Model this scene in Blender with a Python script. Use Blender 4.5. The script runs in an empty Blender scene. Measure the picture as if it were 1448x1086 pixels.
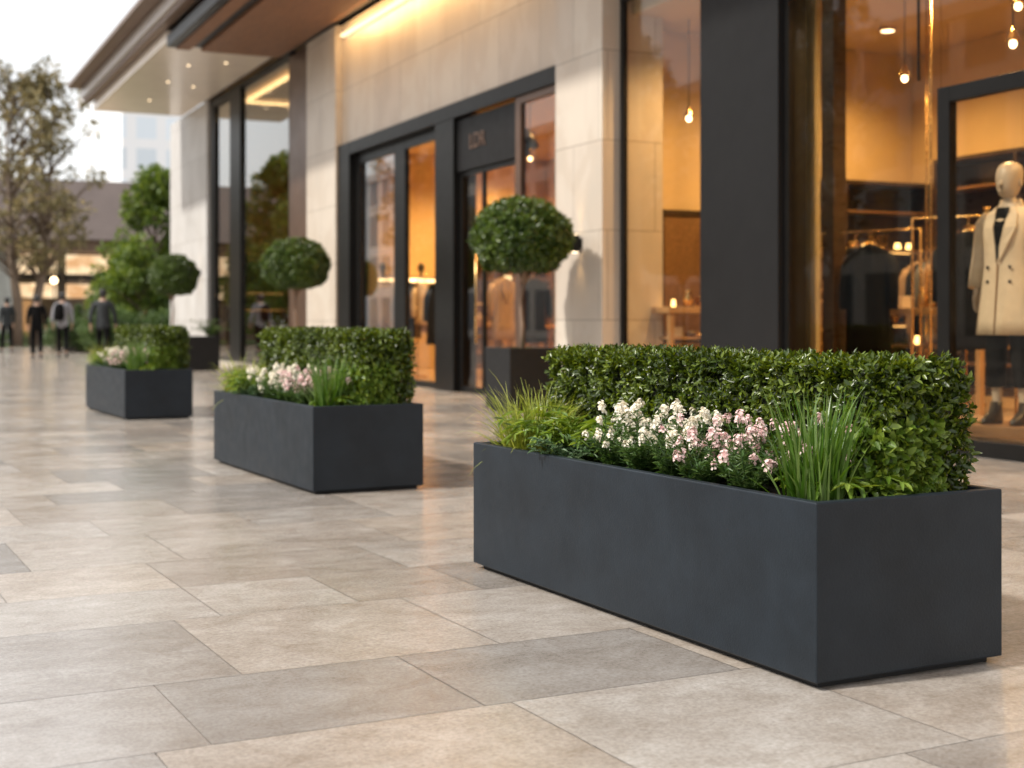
import bpy, bmesh, math, random
import numpy as np
from mathutils import Vector, Matrix

R = math.radians
PI = math.pi
rnd = random.Random(7)
rng = np.random.default_rng(11)
scene = bpy.context.scene
COL = scene.collection

# ------------------------------------------------------------------ materials
def new_mat(name):
    m = bpy.data.materials.new(name)
    m.use_nodes = True
    nt = m.node_tree
    for n in list(nt.nodes):
        nt.nodes.remove(n)
    return m, nt

def nd(nt, typ, **kw):
    n = nt.nodes.new(typ)
    for k, v in kw.items():
        if k in n.inputs:
            n.inputs[k].default_value = v
        else:
            setattr(n, k, v)
    return n

def rgba(c):
    return (c[0], c[1], c[2], 1.0)

def pbr(name, base, rough=0.5, metal=0.0, var=0.12, scale=6.0, bump=0.0, bump_scale=40.0,
        rough_var=0.08, stretch=(1, 1, 1), spec=0.5, detail=6.0, coat=0.0, second=None):
    """A procedural surface: base colour broken up by noise, roughness noise and a fine bump."""
    m, nt = new_mat(name)
    out = nd(nt, 'ShaderNodeOutputMaterial')
    p = nd(nt, 'ShaderNodeBsdfPrincipled')
    p.inputs['Metallic'].default_value = metal
    p.inputs['Specular IOR Level'].default_value = spec
    p.inputs['Coat Weight'].default_value = coat
    p.inputs['Coat Roughness'].default_value = 0.08
    tc = nd(nt, 'ShaderNodeTexCoord')
    mp = nd(nt, 'ShaderNodeMapping')
    mp.inputs['Scale'].default_value = stretch
    nt.links.new(tc.outputs['Object'], mp.inputs['Vector'])
    n1 = nd(nt, 'ShaderNodeTexNoise')
    n1.inputs['Scale'].default_value = scale
    n1.inputs['Detail'].default_value = detail
    n1.inputs['Roughness'].default_value = 0.62
    nt.links.new(mp.outputs['Vector'], n1.inputs['Vector'])
    cr = nd(nt, 'ShaderNodeValToRGB')
    lo = second if second else tuple(max(0, c * (1 - var)) for c in base)
    hi = tuple(min(1, c * (1 + var)) for c in base)
    cr.color_ramp.elements[0].position = 0.3
    cr.color_ramp.elements[0].color = rgba(lo)
    cr.color_ramp.elements[1].position = 0.7
    cr.color_ramp.elements[1].color = rgba(hi)
    nt.links.new(n1.outputs['Fac'], cr.inputs['Fac'])
    nt.links.new(cr.outputs['Color'], p.inputs['Base Color'])
    mr = nd(nt, 'ShaderNodeMapRange')
    mr.inputs['To Min'].default_value = max(0.02, rough - rough_var)
    mr.inputs['To Max'].default_value = min(1.0, rough + rough_var)
    n2 = nd(nt, 'ShaderNodeTexNoise')
    n2.inputs['Scale'].default_value = scale * 2.3
    nt.links.new(mp.outputs['Vector'], n2.inputs['Vector'])
    nt.links.new(n2.outputs['Fac'], mr.inputs['Value'])
    nt.links.new(mr.outputs['Result'], p.inputs['Roughness'])
    if bump > 0:
        n3 = nd(nt, 'ShaderNodeTexNoise')
        n3.inputs['Scale'].default_value = bump_scale
        n3.inputs['Detail'].default_value = 8
        nt.links.new(mp.outputs['Vector'], n3.inputs['Vector'])
        b = nd(nt, 'ShaderNodeBump')
        b.inputs['Strength'].default_value = bump
        b.inputs['Distance'].default_value = 0.01
        nt.links.new(n3.outputs['Fac'], b.inputs['Height'])
        nt.links.new(b.outputs['Normal'], p.inputs['Normal'])
    nt.links.new(p.outputs['BSDF'], out.inputs['Surface'])
    return m

def stone_mat(name, base, vein, rough=0.35, bw=1.25, bh=1.02, joint=(0.16, 0.12, 0.09)):
    """Large polished stone slabs with thin joints and soft veins."""
    m, nt = new_mat(name)
    out = nd(nt, 'ShaderNodeOutputMaterial')
    p = nd(nt, 'ShaderNodeBsdfPrincipled')
    tc = nd(nt, 'ShaderNodeTexCoord')
    sx = nd(nt, 'ShaderNodeSeparateXYZ')
    nt.links.new(tc.outputs['Object'], sx.inputs['Vector'])
    add = nd(nt, 'ShaderNodeMath', operation='ADD')
    nt.links.new(sx.outputs['X'], add.inputs[0]); nt.links.new(sx.outputs['Y'], add.inputs[1])
    cb = nd(nt, 'ShaderNodeCombineXYZ')
    nt.links.new(add.outputs[0], cb.inputs['X']); nt.links.new(sx.outputs['Z'], cb.inputs['Y'])
    br = nd(nt, 'ShaderNodeTexBrick')
    br.offset = 0.5
    br.inputs['Color1'].default_value = (0.42, 0.42, 0.42, 1)
    br.inputs['Color2'].default_value = (0.62, 0.62, 0.62, 1)
    br.inputs['Mortar'].default_value = (0, 0, 0, 1)
    br.inputs['Scale'].default_value = 1.0
    br.inputs['Mortar Size'].default_value = 0.004
    br.inputs['Mortar Smooth'].default_value = 0.1
    br.inputs['Brick Width'].default_value = bw
    br.inputs['Row Height'].default_value = bh
    nt.links.new(cb.outputs['Vector'], br.inputs['Vector'])
    n1 = nd(nt, 'ShaderNodeTexNoise')
    n1.inputs['Scale'].default_value = 1.7; n1.inputs['Detail'].default_value = 9
    n1.inputs['Roughness'].default_value = 0.6; n1.inputs['Distortion'].default_value = 0.5
    mp = nd(nt, 'ShaderNodeMapping'); mp.inputs['Scale'].default_value = (1, 1, 0.55)
    nt.links.new(tc.outputs['Object'], mp.inputs['Vector'])
    nt.links.new(mp.outputs['Vector'], n1.inputs['Vector'])
    cr = nd(nt, 'ShaderNodeValToRGB')
    e = cr.color_ramp.elements
    e[0].position = 0.3; e[0].color = rgba(tuple(c * 0.90 for c in base))
    e[1].position = 0.75; e[1].color = rgba(tuple(min(1, c * 1.1) for c in base))
    e2 = e.new(0.5); e2.color = rgba(base)
    e3 = e.new(0.47); e3.color = rgba(vein)
    nt.links.new(n1.outputs['Fac'], cr.inputs['Fac'])
    mul = nd(nt, 'ShaderNodeMixRGB', blend_type='OVERLAY'); mul.inputs['Fac'].default_value = 0.35
    nt.links.new(cr.outputs['Color'], mul.inputs['Color1']); nt.links.new(br.outputs['Color'], mul.inputs['Color2'])
    mx = nd(nt, 'ShaderNodeMixRGB'); mx.inputs['Color2'].default_value = rgba(joint)
    nt.links.new(br.outputs['Fac'], mx.inputs['Fac'])
    nt.links.new(mul.outputs['Color'], mx.inputs['Color1'])
    nt.links.new(mx.outputs['Color'], p.inputs['Base Color'])
    p.inputs['Roughness'].default_value = rough
    n4 = nd(nt, 'ShaderNodeTexNoise'); n4.inputs['Scale'].default_value = 60; n4.inputs['Detail'].default_value = 5
    nt.links.new(tc.outputs['Object'], n4.inputs['Vector'])
    b = nd(nt, 'ShaderNodeBump'); b.inputs['Strength'].default_value = 0.06; b.inputs['Distance'].default_value = 0.01
    nt.links.new(n4.outputs['Fac'], b.inputs['Height'])
    nt.links.new(b.outputs['Normal'], p.inputs['Normal'])
    nt.links.new(p.outputs['BSDF'], out.inputs['Surface'])
    return m

def glass_mat(name, tint=(0.9, 0.87, 0.82), refl=0.03, rough=0.006, graze=0.6):
    m, nt = new_mat(name)
    out = nd(nt, 'ShaderNodeOutputMaterial')
    lw = nd(nt, 'ShaderNodeLayerWeight'); lw.inputs['Blend'].default_value = 0.5
    pw = nd(nt, 'ShaderNodeMath', operation='POWER'); pw.inputs[1].default_value = 4.8
    nt.links.new(lw.outputs['Facing'], pw.inputs[0])
    ma = nd(nt, 'ShaderNodeMath', operation='MULTIPLY_ADD'); ma.inputs[1].default_value = graze; ma.inputs[2].default_value = refl
    nt.links.new(pw.outputs[0], ma.inputs[0])
    tr = nd(nt, 'ShaderNodeBsdfTransparent'); tr.inputs['Color'].default_value = rgba(tint)
    gl = nd(nt, 'ShaderNodeBsdfGlossy'); gl.inputs['Roughness'].default_value = rough
    gl.inputs['Color'].default_value = (0.9, 0.92, 0.93, 1)
    tc = nd(nt, 'ShaderNodeTexCoord')
    n = nd(nt, 'ShaderNodeTexNoise'); n.inputs['Scale'].default_value = 0.6; n.inputs['Detail'].default_value = 1
    nt.links.new(tc.outputs['Object'], n.inputs['Vector'])
    b = nd(nt, 'ShaderNodeBump'); b.inputs['Strength'].default_value = 0.05; b.inputs['Distance'].default_value = 0.02
    nt.links.new(n.outputs['Fac'], b.inputs['Height'])
    nt.links.new(b.outputs['Normal'], gl.inputs['Normal'])
    mx = nd(nt, 'ShaderNodeMixShader')
    nt.links.new(ma.outputs[0], mx.inputs['Fac'])
    nt.links.new(tr.outputs[0], mx.inputs[1]); nt.links.new(gl.outputs[0], mx.inputs[2])
    nt.links.new(mx.outputs[0], out.inputs['Surface'])
    return m

def emit_mat(name, color, strength):
    m, nt = new_mat(name)
    out = nd(nt, 'ShaderNodeOutputMaterial')
    e = nd(nt, 'ShaderNodeEmission'); e.inputs['Color'].default_value = rgba(color); e.inputs['Strength'].default_value = strength
    nt.links.new(e.outputs[0], out.inputs['Surface'])
    return m

def leaf_mat(name, dark, mid, light, rough=0.38, trans=0.35, spec=0.5, big=2.0):
    """Leaves: every leaf its own shade of green, some light passing through it."""
    m, nt = new_mat(name)
    out = nd(nt, 'ShaderNodeOutputMaterial')
    geo = nd(nt, 'ShaderNodeNewGeometry')
    tc = nd(nt, 'ShaderNodeTexCoord')
    n = nd(nt, 'ShaderNodeTexNoise'); n.inputs['Scale'].default_value = big; n.inputs['Detail'].default_value = 3
    nt.links.new(tc.outputs['Object'], n.inputs['Vector'])
    ad = nd(nt, 'ShaderNodeMath', operation='MULTIPLY_ADD'); ad.inputs[1].default_value = 0.6; ad.inputs[2].default_value = -0.1
    nt.links.new(geo.outputs['Random Per Island'], ad.inputs[0])
    a2 = nd(nt, 'ShaderNodeMath', operation='MULTIPLY_ADD'); a2.inputs[1].default_value = 0.7
    nt.links.new(n.outputs['Fac'], a2.inputs[0]); nt.links.new(ad.outputs[0], a2.inputs[2])
    cr = nd(nt, 'ShaderNodeValToRGB')
    e = cr.color_ramp.elements
    e[0].position = 0.15; e[0].color = rgba(dark)
    e[1].position = 0.85; e[1].color = rgba(light)
    x = e.new(0.5); x.color = rgba(mid)
    nt.links.new(a2.outputs[0], cr.inputs['Fac'])
    p = nd(nt, 'ShaderNodeBsdfPrincipled')
    p.inputs['Roughness'].default_value = rough
    p.inputs['Specular IOR Level'].default_value = spec
    nt.links.new(cr.outputs['Color'], p.inputs['Base Color'])
    hs = nd(nt, 'ShaderNodeHueSaturation'); hs.inputs['Hue'].default_value = 0.475; hs.inputs['Saturation'].default_value = 1.1; hs.inputs['Value'].default_value = 1.5
    nt.links.new(cr.outputs['Color'], hs.inputs['Color'])
    t = nd(nt, 'ShaderNodeBsdfTranslucent')
    nt.links.new(hs.outputs['Color'], t.inputs['Color'])
    mx = nd(nt, 'ShaderNodeMixShader'); mx.inputs['Fac'].default_value = trans
    nt.links.new(p.outputs[0], mx.inputs[1]); nt.links.new(t.outputs[0], mx.inputs[2])
    nt.links.new(mx.outputs[0], out.inputs['Surface'])
    return m

def paving_mat():
    """Honed stone tiles: a tone per tile (face attribute), clouds, streaks and pores."""
    m, nt = new_mat('paving_stone')
    out = nd(nt, 'ShaderNodeOutputMaterial')
    p = nd(nt, 'ShaderNodeBsdfPrincipled')
    at = nd(nt, 'ShaderNodeAttribute'); at.attribute_name = 'tile_tone'
    off = nd(nt, 'ShaderNodeAttribute'); off.attribute_name = 'tile_shift'
    tc = nd(nt, 'ShaderNodeTexCoord')
    addv = nd(nt, 'ShaderNodeVectorMath', operation='ADD')
    nt.links.new(tc.outputs['Object'], addv.inputs[0]); nt.links.new(off.outputs['Vector'], addv.inputs[1])
    cr = nd(nt, 'ShaderNodeValToRGB')
    e = cr.color_ramp.elements
    cr.color_ramp.interpolation = 'LINEAR'
    e[0].position = 0.0; e[0].color = (0.315, 0.303, 0.292, 1)
    e[1].position = 1.0; e[1].color = (0.54, 0.515, 0.485, 1)
    for pos, c in ((0.14, (0.345, 0.328, 0.312)), (0.3, (0.42, 0.383, 0.347)), (0.5, (0.475, 0.45, 0.422)), (0.65, (0.435, 0.42, 0.402)), (0.8, (0.485, 0.44, 0.392))):
        x = e.new(pos); x.color = rgba(c)
    nt.links.new(at.outputs['Fac'], cr.inputs['Fac'])
    mp = nd(nt, 'ShaderNodeMapping'); mp.inputs['Scale'].default_value = (1.2, 2.4, 1)
    nt.links.new(addv.outputs[0], mp.inputs['Vector'])
    n1 = nd(nt, 'ShaderNodeTexNoise'); n1.inputs['Scale'].default_value = 1.6; n1.inputs['Detail'].default_value = 10
    n1.inputs['Roughness'].default_value = 0.66; n1.inputs['Distortion'].default_value = 0.9
    nt.links.new(mp.outputs['Vector'], n1.inputs['Vector'])
    r1 = nd(nt, 'ShaderNodeValToRGB')
    g = r1.color_ramp.elements
    g[0].position = 0.28; g[0].color = (0.70, 0.64, 0.58, 1)
    g[1].position = 0.72; g[1].color = (1.1, 1.09, 1.07, 1)
    nt.links.new(n1.outputs['Fac'], r1.inputs['Fac'])
    m1 = nd(nt, 'ShaderNodeMixRGB', blend_type='MULTIPLY'); m1.inputs['Fac'].default_value = 0.9
    nt.links.new(cr.outputs['Color'], m1.inputs['Color1']); nt.links.new(r1.outputs['Color'], m1.inputs['Color2'])
    n2 = nd(nt, 'ShaderNodeTexNoise'); n2.inputs['Scale'].default_value = 85; n2.inputs['Detail'].default_value = 8; n2.inputs['Roughness'].default_value = 0.7
    nt.links.new(addv.outputs[0], n2.inputs['Vector'])
    r2 = nd(nt, 'ShaderNodeValToRGB')
    h = r2.color_ramp.elements
    h[0].position = 0.33; h[0].color = (0.60, 0.57, 0.54, 1)
    h[1].position = 0.6; h[1].color = (1.05, 1.05, 1.05, 1)
    nt.links.new(n2.outputs['Fac'], r2.inputs['Fac'])
    m2 = nd(nt, 'ShaderNodeMixRGB', blend_type='MULTIPLY'); m2.inputs['Fac'].default_value = 0.7
    nt.links.new(m1.outputs['Color'], m2.inputs['Color1']); nt.links.new(r2.outputs['Color'], m2.inputs['Color2'])
    n5 = nd(nt, 'ShaderNodeTexNoise'); n5.inputs['Scale'].default_value = 7; n5.inputs['Detail'].default_value = 9; n5.inputs['Roughness'].default_value = 0.75; n5.inputs['Distortion'].default_value = 0.6
    nt.links.new(addv.outputs[0], n5.inputs['Vector'])
    r5 = nd(nt, 'ShaderNodeValToRGB'); k5 = r5.color_ramp.elements
    k5[0].position = 0.32; k5[0].color = (0.74, 0.68, 0.62, 1); k5[1].position = 0.62; k5[1].color = (1.06, 1.06, 1.06, 1)
    nt.links.new(n5.outputs['Fac'], r5.inputs['Fac'])
    m5 = nd(nt, 'ShaderNodeMixRGB', blend_type='MULTIPLY'); m5.inputs['Fac'].default_value = 0.75
    nt.links.new(m2.outputs['Color'], m5.inputs['Color1']); nt.links.new(r5.outputs['Color'], m5.inputs['Color2'])
    nt.links.new(m5.outputs['Color'], p.inputs['Base Color'])
    n3 = nd(nt, 'ShaderNodeTexNoise'); n3.inputs['Scale'].default_value = 4; n3.inputs['Detail'].default_value = 7
    nt.links.new(addv.outputs[0], n3.inputs['Vector'])
    mr = nd(nt, 'ShaderNodeMapRange')
    mr.inputs['From Min'].default_value = 0.25; mr.inputs['From Max'].default_value = 0.75
    mr.inputs['To Min'].default_value = 0.11; mr.inputs['To Max'].default_value = 0.25
    nt.links.new(n3.outputs['Fac'], mr.inputs['Value'])
    nt.links.new(mr.outputs['Result'], p.inputs['Roughness'])
    p.inputs['Specular IOR Level'].default_value = 1.0
    n4 = nd(nt, 'ShaderNodeTexNoise'); n4.inputs['Scale'].default_value = 95; n4.inputs['Detail'].default_value = 4
    n4.inputs['Distortion'].default_value = 1.5
    nt.links.new(addv.outputs[0], n4.inputs['Vector'])
    b = nd(nt, 'ShaderNodeBump'); b.inputs['Strength'].default_value = 0.10; b.inputs['Distance'].default_value = 0.006
    nt.links.new(n4.outputs['Fac'], b.inputs['Height'])
    nt.links.new(b.outputs['Normal'], p.inputs['Normal'])
    nt.links.new(p.outputs['BSDF'], out.inputs['Surface'])
    return m

def facade_grid_mat(name, wall, glass, bw, bh, mort):
    m, nt = new_mat(name)
    out = nd(nt, 'ShaderNodeOutputMaterial'); p = nd(nt, 'ShaderNodeBsdfPrincipled')
    tc = nd(nt, 'ShaderNodeTexCoord'); sx = nd(nt, 'ShaderNodeSeparateXYZ')
    nt.links.new(tc.outputs['Object'], sx.inputs['Vector'])
    add = nd(nt, 'ShaderNodeMath', operation='ADD')
    nt.links.new(sx.outputs['X'], add.inputs[0]); nt.links.new(sx.outputs['Y'], add.inputs[1])
    cb = nd(nt, 'ShaderNodeCombineXYZ')
    nt.links.new(add.outputs[0], cb.inputs['X']); nt.links.new(sx.outputs['Z'], cb.inputs['Y'])
    br = nd(nt, 'ShaderNodeTexBrick'); br.offset = 0.0
    br.inputs['Color1'].default_value = rgba(glass); br.inputs['Color2'].default_value = rgba(tuple(min(1, g * 1.35) for g in glass))
    br.inputs['Mortar'].default_value = rgba(wall); br.inputs['Scale'].default_value = 1
    br.inputs['Mortar Size'].default_value = mort; br.inputs['Brick Width'].default_value = bw; br.inputs['Row Height'].default_value = bh
    nt.links.new(cb.outputs['Vector'], br.inputs['Vector'])
    nt.links.new(br.outputs['Color'], p.inputs['Base Color'])
    p.inputs['Roughness'].default_value = 0.35
    nt.links.new(p.outputs[0], out.inputs['Surface'])
    return m

M = {}
M['slate'] = pbr('planter_slate', (0.0110, 0.0160, 0.0222), rough=0.46, var=0.26, scale=5, spec=0.29, bump=0.12, bump_scale=160, rough_var=0.1, detail=9)
M['pot_black'] = pbr('pot_black', (0.011, 0.011, 0.0115), rough=0.5, var=0.2, scale=6, spec=0.3, bump=0.1, bump_scale=120)
M['plinth'] = pbr('plinth_black', (0.008, 0.008, 0.009), rough=0.7, var=0.2)
M['soil'] = pbr('soil', (0.022, 0.015, 0.010), rough=0.95, var=0.5, scale=30, bump=0.9, bump_scale=60)
M['paving'] = paving_mat()
M['grout'] = pbr('grout', (0.20, 0.175, 0.155), rough=0.9, var=0.25, scale=20, bump=0.3)
M['ground'] = pbr('ground_concrete', (0.32, 0.30, 0.28), rough=0.7, var=0.12, scale=0.8)
M['lawn'] = pbr('lawn', (0.05, 0.085, 0.018), rough=0.9, var=0.4, scale=9, bump=0.8, bump_scale=60)
M['stone'] = stone_mat('limestone_warm', (0.55, 0.485, 0.41), (0.53, 0.455, 0.375))
M['stone_pale'] = stone_mat('limestone_pale', (0.53, 0.515, 0.50), (0.50, 0.48, 0.46), rough=0.4)
M['wood'] = pbr('soffit_timber', (0.205, 0.095, 0.042), rough=0.55, var=0.3, scale=5, stretch=(9, 0.5, 9), rough_var=0.06, second=(0.135, 0.06, 0.027))
M['soffit'] = pbr('soffit_white', (0.90, 0.81, 0.70), rough=0.22, var=0.03, scale=2, rough_var=0.03, spec=0.4)
M['fascia_brown'] = pbr('fascia_bronze', (0.17, 0.105, 0.07), rough=0.4, var=0.12, metal=0.3)
M['fascia_pale'] = pbr('fascia_pale', (0.55, 0.50, 0.46), rough=0.35, var=0.06, metal=0.2)
M['black_metal'] = pbr('black_metal', (0.008, 0.0075, 0.007), rough=0.36, var=0.15, metal=0.0, rough_var=0.06, spec=0.2)
M['charcoal'] = pbr('charcoal_panel', (0.0095, 0.0092, 0.0096), rough=0.55, spec=0.22, var=0.1, scale=3, bump=0.04, bump_scale=200)
M['bronze'] = pbr('bronze_panel', (0.125, 0.072, 0.047), rough=0.36, var=0.16, metal=0.4, scale=1.5)
M['brass'] = pbr('brass', (0.62, 0.40, 0.16), rough=0.26, var=0.12, metal=1.0)
M['glass'] = glass_mat('shop_glass')
M['glass_dark'] = glass_mat('shop_glass_reflective', tint=(0.74, 0.66, 0.56), refl=0.075)
M['glass_near'] = glass_mat('shop_glass_near', tint=(0.88, 0.85, 0.79), refl=0.028, graze=0.5)
M['glass_far'] = glass_mat('shop_glass_far', tint=(0.66, 0.62, 0.56), refl=0.20, graze=0.9)
M['shopwall'] = pbr('shop_wall', (0.60, 0.43, 0.22), rough=0.6, var=0.06, scale=1.2)
M['shopceil'] = pbr('shop_ceiling', (0.58, 0.44, 0.27), rough=0.7, var=0.04)
M['shopfloor'] = pbr('shop_floor', (0.40, 0.27, 0.16), rough=0.3, var=0.15, scale=2, stretch=(1, 5, 1))
M['cabinet'] = pbr('dark_cabinet', (0.045, 0.026, 0.016), rough=0.3, var=0.3, scale=3, stretch=(1, 1, 6))
M['walnut'] = pbr('walnut', (0.20, 0.105, 0.045), rough=0.35, var=0.3, scale=4, stretch=(6, 1, 6))
M['oak'] = pbr('oak', (0.42, 0.25, 0.11), rough=0.38, var=0.2, scale=4, stretch=(1, 6, 1))
M['cloth_dark'] = pbr('cloth_dark', (0.0055, 0.0053, 0.0055), rough=0.9, spec=0.15, var=0.3, scale=20, bump=0.2, bump_scale=300)
M['cloth_grey'] = pbr('cloth_grey', (0.11, 0.115, 0.125), rough=0.85, var=0.2, scale=12, bump=0.2, bump_scale=200)
M['cloth_light'] = pbr('cloth_light_grey', (0.26, 0.26, 0.28), rough=0.85, var=0.15, scale=12)
M['cloth_slate'] = pbr('cloth_slate', (0.026, 0.030, 0.033), rough=0.85, var=0.2, scale=12)
M['cream'] = pbr('coat_cream_wool', (0.63, 0.525, 0.39), rough=0.8, var=0.07, scale=14, bump=0.25, bump_scale=260)
M['taupe'] = pbr('garment_taupe', (0.30, 0.20, 0.12), rough=0.85, var=0.15, scale=14)
M['skin'] = pbr('skin', (0.42, 0.26, 0.18), rough=0.55, var=0.08, scale=8)
M['hair'] = pbr('hair_dark', (0.012, 0.010, 0.009), rough=0.5, var=0.3, scale=40, bump=0.4, bump_scale=120)
M['mannequin'] = pbr('mannequin_gloss', (0.48, 0.40, 0.31), rough=0.42, var=0.03)
M['ceramic'] = pbr('ceramic', (0.62, 0.52, 0.40), rough=0.25, var=0.06)
M['curtain'] = pbr('curtain_olive_beige', (0.36, 0.30, 0.18), rough=0.85, var=0.12, scale=6, stretch=(6, 6, 0.4))
M['leather'] = pbr('leather_black', (0.02, 0.015, 0.012), rough=0.35, var=0.2, scale=20, bump=0.2)
M['hedge'] = leaf_mat('hedge_leaf', (0.013, 0.027, 0.003), (0.043, 0.074, 0.007), (0.15, 0.205, 0.020), rough=0.30, trans=0.28, spec=0.55, big=3.5)
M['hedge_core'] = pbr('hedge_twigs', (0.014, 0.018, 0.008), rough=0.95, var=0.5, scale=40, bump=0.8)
M['topiary'] = leaf_mat('topiary_leaf', (0.022, 0.046, 0.008), (0.048, 0.092, 0.012), (0.12, 0.185, 0.024), rough=0.30, trans=0.2, spec=0.55, big=3)
M['grass_y'] = leaf_mat('grass_yellow_green', (0.13, 0.18, 0.02), (0.25, 0.31, 0.045), (0.42, 0.46, 0.13), rough=0.4, trans=0.4, big=6)
M['grass_g'] = leaf_mat('grass_blue_green', (0.035, 0.095, 0.008), (0.075, 0.17, 0.016), (0.21, 0.30, 0.10), rough=0.36, trans=0.35, big=6)
M['fern'] = leaf_mat('fern_green', (0.05, 0.10, 0.012), (0.11, 0.19, 0.022), (0.25, 0.34, 0.06), rough=0.34, trans=0.35, big=6)
M['bluish'] = leaf_mat('bluish_leaf', (0.03, 0.075, 0.03), (0.07, 0.13, 0.055), (0.14, 0.21, 0.11), rough=0.36, trans=0.25, big=6)
M['flower_leaf'] = leaf_mat('flower_foliage', (0.025, 0.07, 0.012), (0.055, 0.12, 0.025), (0.12, 0.19, 0.06), rough=0.4, trans=0.3, big=6)
M['petal_white'] = leaf_mat('petal_white', (0.74, 0.68, 0.52), (0.82, 0.78, 0.66), (0.86, 0.83, 0.76), rough=0.6, trans=0.25, spec=0.2, big=9)
M['petal_pink'] = leaf_mat('petal_pink', (0.70, 0.45, 0.45), (0.79, 0.60, 0.57), (0.85, 0.75, 0.70), rough=0.6, trans=0.25, spec=0.2, big=9)
M['tree_olive'] = leaf_mat('tree_leaf_olive', (0.085, 0.08, 0.032), (0.17, 0.15, 0.065), (0.33, 0.285, 0.14), rough=0.5, trans=0.4, big=0.6)
M['tree_green'] = leaf_mat('tree_leaf_green', (0.040, 0.080, 0.014), (0.085, 0.145, 0.022), (0.19, 0.26, 0.05), rough=0.45, trans=0.4, big=0.7)
M['shrub'] = leaf_mat('shrub_leaf', (0.03, 0.06, 0.015), (0.06, 0.11, 0.03), (0.12, 0.19, 0.06), rough=0.45, trans=0.3, big=1.5)
M['bark'] = pbr('bark', (0.17, 0.125, 0.09), rough=0.9, var=0.35, scale=12, stretch=(3, 3, 0.6), bump=0.6, bump_scale=40)
M['bark_pale'] = pbr('bark_pale', (0.23, 0.16, 0.115), rough=0.85, var=0.25, scale=20, stretch=(3, 3, 0.5), bump=0.4, bump_scale=60)
M['roof_brown'] = pbr('roof_taupe', (0.165, 0.130, 0.118), rough=0.75, var=0.08, scale=1.2)
M['tower'] = facade_grid_mat('tower_facade', (0.80, 0.80, 0.80), (0.55, 0.60, 0.64), 3.2, 3.4, 0.55)  # distance haze put into the pale wall and window colours
M['office'] = facade_grid_mat('office_facade', (0.66, 0.64, 0.60), (0.10, 0.13, 0.15), 3.0, 3.5, 0.45)
WARM = (1.0, 0.64, 0.27)
M['led'] = emit_mat('led_strip_warm', (1.0, 0.68, 0.34), 7)
M['cove'] = emit_mat('cove_strip_warm', (1.0, 0.72, 0.40), 1.7)
M['led_soft'] = emit_mat('shelf_light_warm', (1.0, 0.55, 0.18), 2.6)
M['bulb'] = emit_mat('bulb_warm', (1.0, 0.72, 0.40), 12)
M['downlight'] = emit_mat('downlight_warm', (1.0, 0.72, 0.42), 6)
M['soffit_spot'] = emit_mat('soffit_spot_warm', (1.0, 0.74, 0.45), 2.6)
M['glint'] = emit_mat('glint_glow', (1.0, 0.60, 0.20), 5)  # glow of small pieces added to make golden glints
M['litband'] = emit_mat('lit_shop_band', (1.0, 0.76, 0.50), 1.25)
def noisy_emit(name, c0, c1, strength, scale):
    m, nt = new_mat(name)
    out = nd(nt, 'ShaderNodeOutputMaterial'); e = nd(nt, 'ShaderNodeEmission'); e.inputs['Strength'].default_value = strength
    tc = nd(nt, 'ShaderNodeTexCoord'); mp = nd(nt, 'ShaderNodeMapping'); mp.inputs['Scale'].default_value = (1, 1, 1.6)
    n = nd(nt, 'ShaderNodeTexNoise'); n.inputs['Scale'].default_value = scale; n.inputs['Detail'].default_value = 4
    nt.links.new(tc.outputs['Object'], mp.inputs['Vector']); nt.links.new(mp.outputs['Vector'], n.inputs['Vector'])
    cr = nd(nt, 'ShaderNodeValToRGB'); el = cr.color_ramp.elements
    el[0].position = .35; el[0].color = rgba(c0); el[1].position = .65; el[1].color = rgba(c1)
    nt.links.new(n.outputs['Fac'], cr.inputs['Fac']); nt.links.new(cr.outputs['Color'], e.inputs['Color'])
    nt.links.new(e.outputs[0], out.inputs['Surface'])
    return m
M['litband'] = noisy_emit('lit_shop_band_lamps', (0.62, 0.36, 0.18), (1.0, 0.80, 0.56), 1.25, 1.3)
M['litwall'] = emit_mat('lit_shop_interior', (1.0, 0.56, 0.26), 0.45)

# ------------------------------------------------------------------ object helpers
def world_off(o):
    v = Vector((0, 0, 0))
    while o is not None:
        v += o.location
        o = o.parent
    return v

def tag(o, label=None, cat=None, group=None, kind=None):
    if label: o['label'] = label
    if cat: o['category'] = cat
    if group: o['group'] = group
    if kind: o['kind'] = kind
    return o

def empty(name, loc, label, cat, rz=0.0, group=None):
    o = bpy.data.objects.new(name, None)
    COL.objects.link(o)
    o.location = loc
    o.rotation_euler = (0, 0, rz)
    o.empty_display_size = 0.2
    return tag(o, label, cat, group)

def link(name, me, mat, parent=None):
    o = bpy.data.objects.new(name, me)
    COL.objects.link(o)
    if mat is not None:
        for mm in (mat if isinstance(mat, (list, tuple)) else [mat]):
            me.materials.append(mm)
    if parent is not None:
        o.parent = parent
    return o

def copy_tree(o, parent=None):
    c = o.copy()
    COL.objects.link(c)
    c.parent = parent
    for ch in list(o.children):
        copy_tree(ch, c)
    return c

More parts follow.
